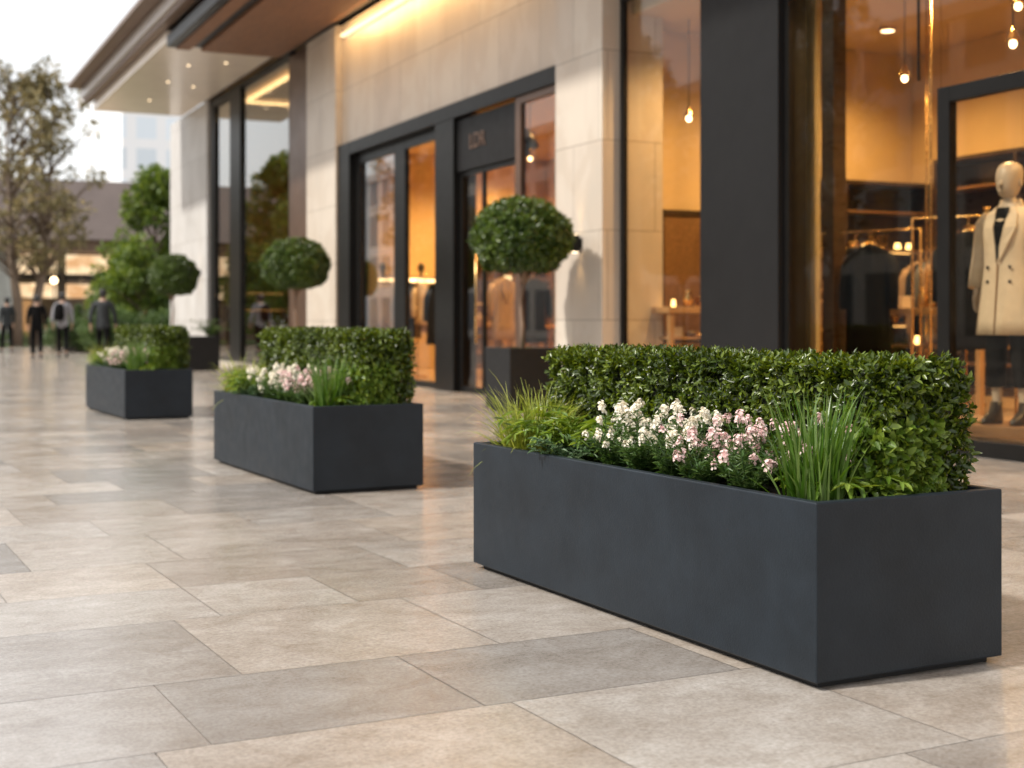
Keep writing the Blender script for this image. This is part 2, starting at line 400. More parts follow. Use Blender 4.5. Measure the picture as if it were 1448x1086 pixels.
class MB:
    def __init__(s):
        s.v = []; s.f = []; s.smooth = []
    def add(s, verts, faces, smooth=False):
        b = len(s.v)
        s.v += [tuple(v) for v in verts]
        s.f += [tuple(i + b for i in f) for f in faces]
        s.smooth += [smooth] * len(faces)
        return s
    def box(s, x0, x1, y0, y1, z0, z1):
        if x0 > x1: x0, x1 = x1, x0
        if y0 > y1: y0, y1 = y1, y0
        if z0 > z1: z0, z1 = z1, z0
        vs = [(x0, y0, z0), (x1, y0, z0), (x1, y1, z0), (x0, y1, z0), (x0, y0, z1), (x1, y0, z1), (x1, y1, z1), (x0, y1, z1)]
        return s.add(vs, [(0, 3, 2, 1), (4, 5, 6, 7), (0, 1, 5, 4), (1, 2, 6, 5), (2, 3, 7, 6), (3, 0, 4, 7)])
    def tube(s, pts, radii, n=8, cap=True):
        pts = [Vector(p) for p in pts]
        if not isinstance(radii, (list, tuple)): radii = [radii] * len(pts)
        vs = []; fs = []
        ref = Vector((0.31, 0.17, 0.93)).normalized()
        for i, p in enumerate(pts):
            d = (pts[min(i + 1, len(pts) - 1)] - pts[max(i - 1, 0)]).normalized()
            if abs(d.dot(ref)) > 0.97: rr = Vector((1, 0, 0))
            else: rr = ref
            u = d.cross(rr).normalized(); w = d.cross(u).normalized()
            for k in range(n):
                a = 2 * PI * k / n
                vs.append(p + (u * math.cos(a) + w * math.sin(a)) * radii[i])
        for i in range(len(pts) - 1):
            for k in range(n):
                k2 = (k + 1) % n
                fs.append((i * n + k, i * n + k2, (i + 1) * n + k2, (i + 1) * n + k))
        if cap:
            fs.append(tuple(range(n - 1, -1, -1)))
            fs.append(tuple(range((len(pts) - 1) * n, len(pts) * n)))
        return s.add(vs, fs, True)
    def lathe(s, cx, cy, prof, n=20, sx=1.0, sy=1.0):
        vs = []; fs = []
        for (r, z) in prof:
            for k in range(n):
                a = 2 * PI * k / n
                vs.append((cx + r * sx * math.cos(a), cy + r * sy * math.sin(a), z))
        for i in range(len(prof) - 1):
            for k in range(n):
                k2 = (k + 1) % n
                fs.append((i * n + k, i * n + k2, (i + 1) * n + k2, (i + 1) * n + k))
        fs.append(tuple(range(n - 1, -1, -1)))
        fs.append(tuple(range((len(prof) - 1) * n, len(prof) * n)))
        return s.add(vs, fs, True)
    def rings(s, rings, closed=True, cap=True):
        n = len(rings[0]); vs = []; fs = []
        for r in rings: vs += r
        for i in range(len(rings) - 1):
            for k in range(n if closed else n - 1):
                k2 = (k + 1) % n
                fs.append((i * n + k, i * n + k2, (i + 1) * n + k2, (i + 1) * n + k))
        if cap and closed:
            fs.append(tuple(range(n - 1, -1, -1)))
            fs.append(tuple(range((len(rings) - 1) * n, len(rings) * n)))
        return s.add(vs, fs, True)
    def ball(s, c, rx, ry, rz, n=14, m=9):
        vs = []; fs = []
        for i in range(m + 1):
            t = PI * i / m
            for k in range(n):
                a = 2 * PI * k / n
                rr = max(math.sin(t), 1e-3)
                vs.append((c[0] + rx * rr * math.cos(a), c[1] + ry * rr * math.sin(a), c[2] - rz * math.cos(t)))
        for i in range(m):
            for k in range(n):
                k2 = (k + 1) % n
                fs.append((i * n + k, i * n + k2, (i + 1) * n + k2, (i + 1) * n + k))
        return s.add(vs, fs, True)
    def build(s, name, mat, parent=None, world=False, bevel=0.0, segs=2):
        vs = s.v
        if world and parent is not None:
            o = world_off(parent)
            vs = [(x - o.x, y - o.y, z - o.z) for x, y, z in vs]
        me = bpy.data.meshes.new(name)
        me.from_pydata(vs, [], s.f)
        me.polygons.foreach_set('use_smooth', s.smooth)
        me.update()
        o = link(name, me, mat, parent)
        if bevel > 0:
            b = o.modifiers.new('bevel', 'BEVEL'); b.width = bevel; b.segments = segs; b.limit_method = 'ANGLE'; b.angle_limit = R(50)
        return o

def np_mesh(name, V, Q, smooth=True):
    """Mesh from a vertex array and an array of quads."""
    V = np.asarray(V, dtype=np.float32); Q = np.asarray(Q, dtype=np.int32)
    me = bpy.data.meshes.new(name)
    me.vertices.add(len(V)); me.vertices.foreach_set('co', V.ravel())
    me.loops.add(Q.size); me.loops.foreach_set('vertex_index', Q.ravel())
    me.polygons.add(len(Q))
    me.polygons.foreach_set('loop_start', np.arange(0, Q.size, 4, dtype=np.int32))
    me.polygons.foreach_set('loop_total', np.full(len(Q), 4, dtype=np.int32))
    me.polygons.foreach_set('use_smooth', np.full(len(Q), smooth))
    me.update(calc_edges=True)
    return me

def nrm(a):
    return a / np.maximum(np.linalg.norm(a, axis=1, keepdims=True), 1e-6)

def leaves(P, D, U, L, W, fold=0.12, bend=0.15):
    """Arrays of leaves, six points and two folded quads each."""
    n = len(P); D = nrm(D); S = nrm(np.cross(D, U)); U = np.cross(S, D)
    L = np.broadcast_to(np.asarray(L, float).reshape(-1, 1), (n, 1)); W = np.broadcast_to(np.asarray(W, float).reshape(-1, 1), (n, 1))
    a = P + .30 * L * D + .5 * W * S + fold * W * U
    b = P + .68 * L * D + .42 * W * S + fold * W * U - .45 * bend * L * U
    t = P + L * D - bend * L * U
    c = P + .30 * L * D - .5 * W * S + fold * W * U
    d = P + .68 * L * D - .42 * W * S + fold * W * U - .45 * bend * L * U
    V = np.stack([P, a, b, t, d, c], 1).reshape(-1, 3)
    i = np.arange(n).reshape(-1, 1) * 6
    Q = np.concatenate([i + np.array([[0, 3, 2, 1]]), i + np.array([[0, 5, 4, 3]])], 0)
    return V, Q

def merge(parts):
    Vs = []; Qs = []; o = 0
    for V, Q in parts:
        Vs.append(V); Qs.append(Q + o); o += len(V)
    return np.concatenate(Vs), np.concatenate(Qs)

def sprigs(P, N, per, stem, L, W, up=0.35, spread=0.9, jit=0.35):
    """Sprigs with whorled leaves growing from P along N."""
    n = len(P)
    A = nrm(N + np.array([0, 0, up]) + rng.normal(0, jit, (n, 3)))
    PP = []; DD = []; UU = []
    for k in range(per):
        t = (k + .5) / per
        ph = k * 2.4 + rng.uniform(0, 6.28, n)
        ref = np.where(np.abs(A[:, 2:3]) > .9, np.array([[1., 0, 0]]), np.array([[0, 0, 1.]]))
        e1 = nrm(np.cross(A, ref)); e2 = np.cross(A, e1)
        rad = e1 * np.cos(ph)[:, None] + e2 * np.sin(ph)[:, None]
        sp = spread * (1.15 - .55 * t)
        PP.append(P + A * (t * stem)); DD.append(A * (1 - .45 * sp) + rad * sp + rng.normal(0, .15, (n, 3))); UU.append(A * 1.0 - rad * .2 + rng.normal(0, .25, (n, 3)))
    P2 = np.concatenate(PP); k = len(P2)
    return leaves(P2, np.concatenate(DD), np.concatenate(UU), L * rng.uniform(.7, 1.2, k), W * rng.uniform(.75, 1.15, k), fold=.13, bend=rng.uniform(.05, .3, (k, 1)))

def blades(base, N, h0, h1, lean, width, droop=0.5, seg=7, spread=0.05):
    V = []; Q = []
    for i in range(N):
        a = rnd.uniform(0, 2 * PI); r = spread * math.sqrt(rnd.random())
        p = Vector((base[0] + r * math.cos(a), base[1] + r * math.sin(a), base[2]))
        az = a + rnd.gauss(0, .7)
        h = rnd.uniform(h0, h1); l = abs(rnd.gauss(0, lean)) + 0.03
        dr = rnd.uniform(.2, 1) * droop
        dirh = Vector((math.cos(az), math.sin(az), 0)); side = Vector((-math.sin(az), math.cos(az), 0))
        tw = rnd.uniform(-.9, .9); side = (side * math.cos(tw) + dirh * math.sin(tw))
        w = width * rnd.uniform(.6, 1.2)
        b0 = len(V)
        for k in range(seg + 1):
            t = k / seg
            ang = l + dr * t * t * 1.6
            if k > 0:
                p = p + (dirh * math.sin(ang) + Vector((0, 0, 1)) * math.cos(ang)) * (h / seg)
            ww = w * (1 - t ** 2.2) * .5 + .0004
            V.append(p - side * ww); V.append(p + side * ww)
            if k: Q.append((b0 + 2 * k - 2, b0 + 2 * k - 1, b0 + 2 * k + 1, b0 + 2 * k))
    return np.array([tuple(v) for v in V]), np.array(Q)

# ------------------------------------------------------------------ ground and paving
TILT = R(2.4)
mb = MB(); mb.add([(-400, -400, -.03), (400, -400, -.03), (400, 500, -.03), (-400, 500, -.03)], [(0, 1, 2, 3)])
tag(mb.build('ground', M['ground']), kind='structure')
mb = MB(); mb.box(-26, 24, -14, 90, -.025, -.0045)
tag(mb.build('paving_bed', M['grout']), kind='structure')

def make_paving():
    V = []; Q = []; tone = []; shift = []
    y = -13.0
    g = 0.0013
    r = random.Random(20)
    depths = [.50, .54, .60, .70, .80, .56]
    edges = [3.47 - .1, 4.0 - .1]
    while y < 86:
        dy = r.choice(depths)
        x = -22 + r.uniform(0, .9)
        while x < 16:
            dx = r.choice((.50, .62, .72, .82, .93, 1.02))
            t = r.random()
            t = t ** 0.85
            if r.random() < .17: t = r.uniform(0, .16)
            elif t < .14: t += .3
            b = len(V)
            V += [(x + g, y + g, 0), (x + dx - g, y + g, 0), (x + dx - g, y + dy - g, 0), (x + g, y + dy - g, 0)]
            Q.append((b, b + 1, b + 2, b + 3)); tone.append(t)
            shift.append((r.uniform(0, 60), r.uniform(0, 60), r.uniform(0, 60)))
            x += dx
        y += dy
    me = np_mesh('plaza_paving', V, Q, smooth=False)
    a = me.attributes.new('tile_tone', 'FLOAT', 'FACE'); a.data.foreach_set('value', np.array(tone, np.float32))
    s = me.attributes.new('tile_shift', 'FLOAT_VECTOR', 'FACE'); s.data.foreach_set('vector', np.array(shift, np.float32).ravel())
    o = link('plaza_paving', me, M['paving'])
    o.rotation_euler = (0, 0, TILT)
    tag(o, kind='structure')
make_paving()

mb = MB(); mb.box(-6, 19, 59.0, 65.6, -.02, .10)
tag(mb.build('lawn_bed', M['lawn'], bevel=.03), kind='structure')

# ------------------------------------------------------------------ planters and their plants
PW, PL, PH = .695, 2.13, .51
SOIL_Z = .462
def make_planter(label, loc):
    root = empty('planter_box', (loc[0], loc[1], 0), label, 'planter', TILT, 'rectangular planters in a row on the plaza')
    x, y = PW / 2, PL / 2; t = .034; z0 = .020
    vs = []
    for (a, b, z) in ((x, y, z0), (x, y, PH), (x - t, y - t, PH), (x - t, y - t, SOIL_Z - .06)):
        vs += [(-a, -b, z), (a, -b, z), (a, b, z), (-a, b, z)]
    fs = [(3, 2, 1, 0)]
    for lv in range(3):
        for k in range(4):
            k2 = (k + 1) % 4
            fs.append((lv * 4 + k, lv * 4 + k2, lv * 4 + 4 + k2, lv * 4 + 4 + k))
    fs.append((12, 13, 14, 15))
    m = MB(); m.add(vs, fs)
    m.build('body', M['slate'], root, bevel=.005, segs=3)
    m = MB()
    m.box(-x + .03, x - .03, -y + .03, y - .03, 0, z0 - .0005)
    m.build('plinth', M['plinth'], root, bevel=.003)
    # soil: bumpy sheet
    nx, ny = 14, 40; vs = []; fs = []
    for j in range(ny + 1):
        for i in range(nx + 1):
            vs.append((-x + t + .001 + (2 * x - 2 * t - .002) * i / nx, -y + t + .001 + (2 * y - 2 * t - .002) * j / ny, SOIL_Z + rnd.uniform(-.006, .01)))
    for j in range(ny):
        for i in range(nx):
            a = j * (nx + 1) + i
            fs.append((a, a + 1, a + nx + 2, a + nx + 1))
    m = MB(); m.add(vs, fs, True); m.build('soil', M['soil'], root)
    return root

PC = [(2.622, 4.108), (2.622, 8.768), (2.655, 15.42)]
plan = make_planter('charcoal rectangular planter nearest the camera, sharp, on the paving at right', PC[0])
def copy_to(src, loc, label, rz=None):
    c = copy_tree(src); c.location = loc; c['label'] = label
    if rz is not None: c.rotation_euler = (0, 0, rz)
    return c
copy_to(plan, (PC[1][0], PC[1][1], 0), 'middle charcoal rectangular planter of the row, in front of the shop doorway')
copy_to(plan, (PC[2][0], PC[2][1], 0), 'farthest and smallest looking charcoal planter of the row, near the walking people')

def pl(i, x, y, z=SOIL_Z):
    c, s = math.cos(TILT), math.sin(TILT)
    return (PC[i][0] + x * c - y * s, PC[i][1] + x * s + y * c, z)

# --- hedge
def make_hedge():
    root = empty('boxwood_hedge', pl(0, 0, 0), 'clipped box hedge along the back of the nearest planter', 'hedge', TILT, 'clipped hedges in the planters')
    x0, x1, y0, y1, z0, z1 = -.015, .318, -.945, 1.03, 0.0, .405
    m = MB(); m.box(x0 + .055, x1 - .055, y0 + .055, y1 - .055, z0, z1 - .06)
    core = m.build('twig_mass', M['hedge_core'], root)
    faces = [('x', x0, -1, (y1 - y0) * (z1 - z0)), ('x', x1, 1, (y1 - y0) * (z1 - z0) * .6), ('y', y0, -1, (x1 - x0) * (z1 - z0) * 1.2), ('y', y1, 1, (x1 - x0) * (z1 - z0) * .8), ('z', z1, 1, (y1 - y0) * (x1 - x0) * 1.15)]
    tot = 13000; A = sum(f[3] for f in faces)
    parts = []
    for layer, frac in ((0, .62), (1, .38)):
        for ax, v, sg, ar in faces:
            n = int(tot * frac * ar / A)
            X = rng.uniform(x0, x1, n); Y = rng.uniform(y0, y1, n); Z = rng.uniform(z0 + .01, z1, n)
            N = np.zeros((n, 3))
            dep = rng.uniform(.005, .035, n) if layer == 0 else rng.uniform(.03, .065, n)
            und = .010 * np.sin(Y * 17 + X * 9) + .008 * np.sin(Z * 31 + Y * 23 + 1.3) + .006 * np.sin(Y * 51 + Z * 11)
            dep = dep + und + .006
            if ax == 'x': X[:] = v - sg * dep; N[:, 0] = sg
            if ax == 'y': Y[:] = v - sg * dep; N[:, 1] = sg
            if ax == 'z': Z[:] = v - sg * dep * .8; N[:, 2] = sg
            # thin the cover where small dark gaps open up
            keep = (np.sin(X * 41 + Y * 29 + 2) + np.sin(Y * 37 - Z * 47) + np.sin(Z * 53 + X * 31 + Y * 13) + rng.normal(0, .7, n)) > -1.05
            if ax == 'z': keep[:] = True
            P = np.stack([X, Y, Z], 1)[keep]; N = N[keep]
            parts.append(sprigs(P, N, 6, .024, .0225, .0108, up=.45, spread=.85))
    # a few shoots standing proud of the clipped faces
    n = 260
    P = np.stack([rng.uniform(x0, x1, n), rng.uniform(y0, y1, n), np.full(n, z1 - .012)], 1); N = np.tile([0, 0, 1.], (n, 1))
    parts.append(sprigs(P, N, 7, .040, .024, .010, up=.6, spread=.65, jit=.25))
    n = 150
    P = np.stack([rng.uniform(x0, x1, n), np.full(n, y0 + .005), rng.uniform(.03, z1, n)], 1); N = np.tile([0, -1., 0], (n, 1))
    parts.append(sprigs(P, N, 7, .040, .026, .014, up=.3, spread=.7))
    n = 110
    P = np.stack([np.full(n, x1 - .005), rng.uniform(y0, y1, n), rng.uniform(.03, z1, n)], 1); N = np.tile([1., 0, 0], (n, 1))
    parts.append(sprigs(P, N, 7, .040, .028, .015, up=.3, spread=.7))
    V, Q = merge(parts)
    link('foliage', np_mesh('hedge_foliage', V, Q), M['hedge'], root)
    n = 130      # soft pale shoots low on the near end
    P = np.stack([rng.uniform(x0 - .005, x0 + .22, n), np.full(n, y0 + .004), .03 + .20 * rng.random(n) ** 1.3], 1); N = np.tile([-.25, -1., 0], (n, 1))
    n2 = 70
    P2 = np.stack([np.full(n2, x0 + .004), y0 + .22 * rng.random(n2), .03 + .18 * rng.random(n2)], 1); N2 = np.tile([-1., -.25, 0], (n2, 1))
    V, Q = sprigs(np.concatenate([P, P2]), np.concatenate([N, N2]), 6, .035, .034, .020, up=.35, spread=.8)
    link('new_shoots', np_mesh('new_shoots', V, Q), M['fern'], root)['label'] = 'pale new shoots low on the near end'
    return root
hedge = make_hedge()
copy_to(hedge, pl(1, 0, 0), 'clipped box hedge of the middle planter, in front of the shop doorway').scale = (1, 1, 1.13)
copy_to(hedge, pl(2, 0, 0), 'clipped box hedge of the farthest planter, blurred, beside the pale stone pier').scale = (1, 1, 1.13)

# --- ornamental grasses
def grass_clump(name, loc, label, mat, kinds, group):
    root = empty(name, loc, label, 'grass', 0, group)
    V, Q = merge([blades((0, 0, 0), *k) for k in kinds])
    link('leaf_blades', np_mesh('blades', V, Q), mat, root)
    return root
g_l = grass_clump('ornamental_grass', pl(0, -.165, .86), 'yellow-green arching grass clump at the left end of the nearest planter', M['grass_y'],
                  [(380, .16, .33, .30, .0058, .75, 7, .12), (220, .10, .24, .55, .0055, .9, 6, .14), (46, .26, .39, .35, .005, 1.1, 8, .10)], 'yellow-green grass clumps')
copy_to(g_l, pl(1, -.165, .86), 'yellow-green grass clump at the left end of the middle planter', .8)
copy_to(g_l, pl(2, -.165, .86), 'yellow-green grass clump at the left end of the farthest planter', 1.9)
g_r = grass_clump('spiky_grass', pl(0, -.185, -.865), 'tall upright blue-green grass tuft at the near corner of the nearest planter', M['grass_g'],
                  [(160, .22, .37, .13, .0092, .32, 7, .075), (70, .14, .28, .40, .008, .5, 7, .085), (16, .30, .40, .2, .006, .35, 8, .05)], 'upright grass tufts')
copy_to(g_r, pl(1, -.185, -.865), 'upright blue-green grass tuft at the near corner of the middle planter', 1.1)
copy_to(g_r, pl(2, -.185, -.865), 'upright blue-green grass tuft at the near corner of the farthest planter', 2.3)

# --- leafy fillers
def leafy(name, loc, label, mat, n_stem, h, L, W, spread, group, droop=.5, per=9):
    root = empty(name, loc, label, 'plant', 0, group)
    P = []; D = []; U = []
    st = MB()
    for i in range(n_stem):
        a = rnd.uniform(0, 2 * PI); l = rnd.uniform(.1, .75)
        hh = h * rnd.uniform(.6, 1.1)
        bx, by = spread * .35 * math.cos(a) * rnd.random(), spread * .35 * math.sin(a) * rnd.random()
        pts = []
        for k in range(per + 1):
            t = k / per
            ang = l + droop * t * t
            pts.append(Vector((bx + math.cos(a) * math.sin(ang) * hh * t, by + math.sin(a) * math.sin(ang) * hh * t, hh * t * math.cos(ang * .8))))
        st.tube(pts, [.0022] * 4 + [.0014] * (per - 3), 5)
        for k in range(2, per + 1):
            d = (pts[k] - pts[k - 1]).normalized()
            side = d.cross(Vector((0, 0, 1))).normalized()
            for sgn in (-1, 1):
                P.append(pts[k]); D.append(d * .55 + side * sgn * .8 + Vector((rnd.gauss(0, .2), rnd.gauss(0, .2), rnd.gauss(.12, .2)))); U.append(Vector((rnd.gauss(0, .2), rnd.gauss(0, .2), 1)))
        P.append(pts[-1]); D.append(d); U.append(Vector((0, 0, 1)))
    P, D, U = (np.array([tuple(v) for v in q]) for q in (P, D, U)); n = len(P)
    V, Q = leaves(P, D, U, L * rng.uniform(.6, 1.15, n), W * rng.uniform(.7, 1.2, n), fold=.15, bend=rng.uniform(.1, .5, (n, 1)))
    link('leaves', np_mesh('leaves', V, Q), mat, root)
    st.build('stems', mat, root)
    return root
fern = leafy('leafy_plant', pl(0, -.085, .60), 'bright green bushy plant between the left grass and the white flowers of the nearest planter', M['fern'], 80, .26, .062, .011, .26, 'bushy green plants', .7, 10)
copy_to(fern, pl(1, -.085, .60), 'bright green bushy plant beside the left grass of the middle planter', .9)
copy_to(fern, pl(2, -.085, .60), 'bright green bushy plant beside the left grass of the farthest planter', 2.2)
sil = leafy('silvery_plant', pl(0, -.245, .47), 'low bluish leafed plant at the front rim of the nearest planter', M['bluish'], 22, .13, .034, .012, .14, 'low bluish plants', .6, 7)
copy_to(sil, pl(1, -.245, .47), 'low bluish leafed plant at the front rim of the middle planter', 1.4)
copy_to(sil, pl(2, -.245, .47), 'low bluish leafed plant at the front rim of the farthest planter', 2.9)
low = leafy('low_leafy_plant', pl(0, -.055, -.84), 'low drooping broad-leafed plant right of the tall grass in the nearest planter', M['fern'], 30, .155, .06, .018, .15, 'low drooping plants', .95, 6)
copy_to(low, pl(1, -.055, -.84), 'low drooping broad-leafed plant at the near end of the middle planter', 1.4)
copy_to(low, pl(2, -.055, -.84), 'low drooping broad-leafed plant at the near end of the farthest planter', 2.9)

# --- flowers: heads of many small four-petalled florets
def head_mesh(seed):
    r = random.Random(seed)
    P = []; D = []; U = []
    n = 24
    for i in range(n):
        t = r.random(); a = r.uniform(0, 2 * PI)
        el = R(8) + (PI / 2 - R(8)) * (1 - t)
        d = Vector((math.cos(a) * math.cos(el), math.sin(a) * math.cos(el), math.sin(el)))
        c = Vector((d.x * .0135, d.y * .0135, d.z * .021 - .006 + r.uniform(-.016, .004)))
        e1 = d.orthogonal().normalized(); e2 = d.cross(e1); ph = r.uniform(0, PI)
        for k in range(4):
            b = ph + k * PI / 2
            P.append(c); D.append(e1 * math.cos(b) + e2 * math.sin(b) + d * .35); U.append(d)
    P, D, U = (np.array([tuple(v) for v in q]) for q in (P, D, U))
    V, Q = leaves(P, D, U, .0064, .0064, fold=.08, bend=.1)
    return np_mesh('flower_head', V, Q)
HEADS = {}
for colr in ('white', 'pink'):
    HEADS[colr] = []
    for s in range(5):
        me = head_mesh(s + (50 if colr == 'pink' else 0)); me.materials.append(M['petal_' + colr]); HEADS[colr].append(me)

def flower_plant(i, x, y, colr, label, seed, nh=15, h=.185):
    r = random.Random(seed)
    root = empty('flowering_plant', pl(i, x, y), label, 'flowers', 0, 'flowering plants in the planters')
    P = []; D = []; U = []; st = MB(); heads = []
    for k in range(nh + 16):
        a = r.uniform(0, 2 * PI); l = r.uniform(.02, .85)
        hh = h * r.uniform(.55, 1.2) * (1 - .12 * l)
        if k >= nh: hh *= .8; l = r.uniform(.3, 1.1)
        pts = [Vector((math.cos(a) * math.sin(l * (.4 + .6 * t)) * hh * t * 1.05 + .012 * math.cos(a), math.sin(a) * math.sin(l * (.4 + .6 * t)) * hh * t * 1.05 + .012 * math.sin(a), hh * t * math.cos(l * .7))) for t in (0, .25, .5, .75, 1)]
        st.tube(pts, [.0019, .0017, .0014, .0012, .001], 5)
        for q in range(26):
            t = r.uniform(.05, .93); f = t * 4; j = min(3, int(f)); p = pts[j].lerp(pts[j + 1], f - j)
            b = r.uniform(0, 2 * PI)
            P.append(p); D.append(Vector((math.cos(b), math.sin(b), r.uniform(.1, 1.1)))); U.append(Vector((r.gauss(0, .2), r.gauss(0, .2), 1)))
        if k < nh: heads.append((pts[-1], l, a))
    P, D, U = (np.array([tuple(v) for v in q]) for q in (P, D, U)); n = len(P)
    V, Q = leaves(P, D, U, .034 * rng.uniform(.6, 1.2, n), .0062 * rng.uniform(.7, 1.3, n), fold=.15, bend=rng.uniform(0, .4, (n, 1)))
    link('foliage', np_mesh('flower_foliage', V, Q), M['flower_leaf'], root)
    st.build('stems', M['flower_leaf'], root)
    for p, l, a in heads:
        o = bpy.data.objects.new('flower_head', r.choice(HEADS[colr])); COL.objects.link(o); o.parent = root
        o.location = p; s = r.uniform(.8, 1.25); o.scale = (s, s, s * r.uniform(.9, 1.25))
        o.rotation_euler = (r.gauss(0, .3), r.gauss(0, .3) + .3 * l, r.uniform(0, 6.28))
    return root
spots = [(-.20, .21, 'white', 'leftmost white'), (-.11, .12, 'white', 'second white'), (-.215, .02, 'white', 'third white'), (-.12, -.09, 'white', 'fourth white'),
         (-.215, -.17, 'white', 'fifth white'), (-.12, -.28, 'white', 'rightmost white'),
         (-.22, -.37, 'pink', 'leftmost pink'), (-.12, -.47, 'pink', 'second pink'), (-.225, -.60, 'pink', 'third pink'), (-.09, -.74, 'pink', 'rightmost pink')]
PN = ['nearest', 'middle', 'farthest']
base_flowers = []
for k, (x, y, c, w) in enumerate(spots):
    base_flowers.append(flower_plant(0, x, y, c, '%s flowering plant in the nearest planter' % w, 100 + k, nh=20, h=.215))
for i in (1, 2):
    for k, (x, y, c, w) in enumerate(spots):
        copy_to(base_flowers[6 + (k + i) % 4 if c == 'pink' else (k + i) % 6], pl(i, x + rnd.uniform(-.02, .02), y), '%s flowering plant in the %s planter' % (w, PN[i]), rnd.uniform(0, 6))

# ------------------------------------------------------------------ topiary standards in square pots
def make_pot(loc, w, h, label, wy=None):
    wy = wy or w
    root = empty('square_pot', (loc[0], loc[1], 0), label, 'plant pot', TILT, 'dark pots along the shop front')
    x, y, t = w / 2, wy / 2, .03
    vs = []
    for (a, b, z) in ((x * .97, y * .97, .02), (x, y, h), (x - t, y - t, h), (x - t, y - t, h - .07)):
        vs += [(-a, -b, z), (a, -b, z), (a, b, z), (-a, b, z)]
    fs = [(3, 2, 1, 0)]
    for lv in range(3):
        for k in range(4):
            k2 = (k + 1) % 4
            fs.append((lv * 4 + k, lv * 4 + k2, lv * 4 + 4 + k2, lv * 4 + 4 + k))
    m = MB(); m.add(vs, fs); m.build('body', M['pot_black'], root, bevel=.006)
    m = MB(); m.box(-x + .05, x - .05, -y + .05, y - .05, 0, .0195); m.build('plinth', M['plinth'], root)
    m = MB(); m.box(-x + t + .001, x - t - .001, -y + t + .001, y - t - .001, h - .16, h - .05); m.build('soil', M['soil'], root)
    # moss and clover on the soil
    n = 700
    P = np.stack([rng.uniform(-x + t, x - t, n), rng.uniform(-y + t, y - t, n), np.full(n, h - .055)], 1)
    V, Q = sprigs(P, np.tile([0, 0, 1.], (n, 1)), 4, .03, .026, .011, up=.5)
    link('ground_cover', np_mesh('cover', V, Q), M['grass_g'], root)
    return root

def make_topiary(loc, label, h0, rx, rz, cz, lean=(0, 0)):
    root = empty('topiary_tree', (loc[0], loc[1], h0), label, 'topiary tree', 0, 'ball topiary trees along the shop front')
    m = MB()
    top = cz - h0
    m.tube([(0, 0, -.03), (.012, .004, .3), (-.008, .01, .6), (lean[0], lean[1], top - rz * 1.15)], [.030, .024, .021, .020], 9)
    for k in range(9):
        a = k * 2.4; q = rnd.uniform(.45, .8)
        m.tube([(lean[0], lean[1], top - rz * 1.2), (lean[0] + math.cos(a) * rx * .25 * q, lean[1] + math.sin(a) * rx * .25 * q, top - rz * .85), (math.cos(a) * rx * q, math.sin(a) * rx * q, top - rz * .2)], [.019, .014, .006], 6)
    m.build('trunk', M['bark_pale'], root)
    n = 6200
    d = nrm(rng.normal(0, 1, (n, 3)))
    d[:, 2] = np.where(d[:, 2] < -.7, -.7 + (d[:, 2] + .7) * .3, d[:, 2])
    rr = np.where(rng.random(n) < .7, rng.uniform(.90, 1.0, n), rng.uniform(.72, .92, n))
    bump = 1 + .03 * np.sin(d[:, 0] * 9 + 1) * np.sin(d[:, 1] * 8) + .03 * np.sin(d[:, 2] * 11 + d[:, 0] * 6) + .03 * np.sin(d[:, 1] * 19 + d[:, 2] * 13)
    P = d * (rr * bump)[:, None] * np.array([rx, rx, rz]) + np.array([0, 0, top])
    V, Q = sprigs(P, d / np.array([1, 1, .8]), 6, .040, .046, .022, up=.15, spread=.95)
    n = 120; d2 = nrm(rng.normal(0, 1, (n, 3))); d2[:, 2] = np.where(d2[:, 2] < -.5, -.5, d2[:, 2])
    V, Q = merge([(V, Q), sprigs(d2 * np.array([rx, rx, rz]) * rng.uniform(.97, 1.05, n)[:, None] + np.array([0, 0, top]), d2, 7, .055, .042, .021, up=.3, spread=.8)])
    link('crown', np_mesh('crown', V, Q), M['topiary'], root)
    m = MB(); m.ball((0, 0, top + rz * .08), rx * .66, rx * .66, rz * .6); m.build('inner_twigs', M['hedge_core'], root)
    return root

make_pot((6.68, 14.07), .62, .71, 'dark square pot nearest the camera, holding the largest ball topiary')
topi = make_topiary((6.68, 14.07), 'largest ball topiary tree, in front of the shop doorway', .66, .525, .425, 1.94, (.03, 0))
make_pot((6.32, 21.9), .62, .70, 'dark square pot hidden behind the middle hedge, holding the second topiary')
c = copy_to(topi, (6.32, 21.9, .66), 'second ball topiary tree, between the bronze panel and the doorway', 1.2); c.scale = (.98, .98, .98)
make_pot((6.05, 28.65), 1.0, .70, 'black square pot beside the pale stone pier, holding the farthest topiary', .75)
c = copy_to(topi, (5.72, 28.9, .66), 'farthest ball topiary tree, in front of the pale stone pier', 2.5); c.scale = (.90, .90, 1.0)

# ------------------------------------------------------------------ the shop building
B = empty('shop_building', (7.5, 20, 0), 'stone fronted shop building with a timber canopy and amber lit glass shop windows', 'building')
def bpart(name, mat, boxes, parent=None, bevel=.0):
    m = MB()
    for b in boxes: m.box(*b)
    return m.build(name, mat, parent or B, world=True, bevel=bevel)

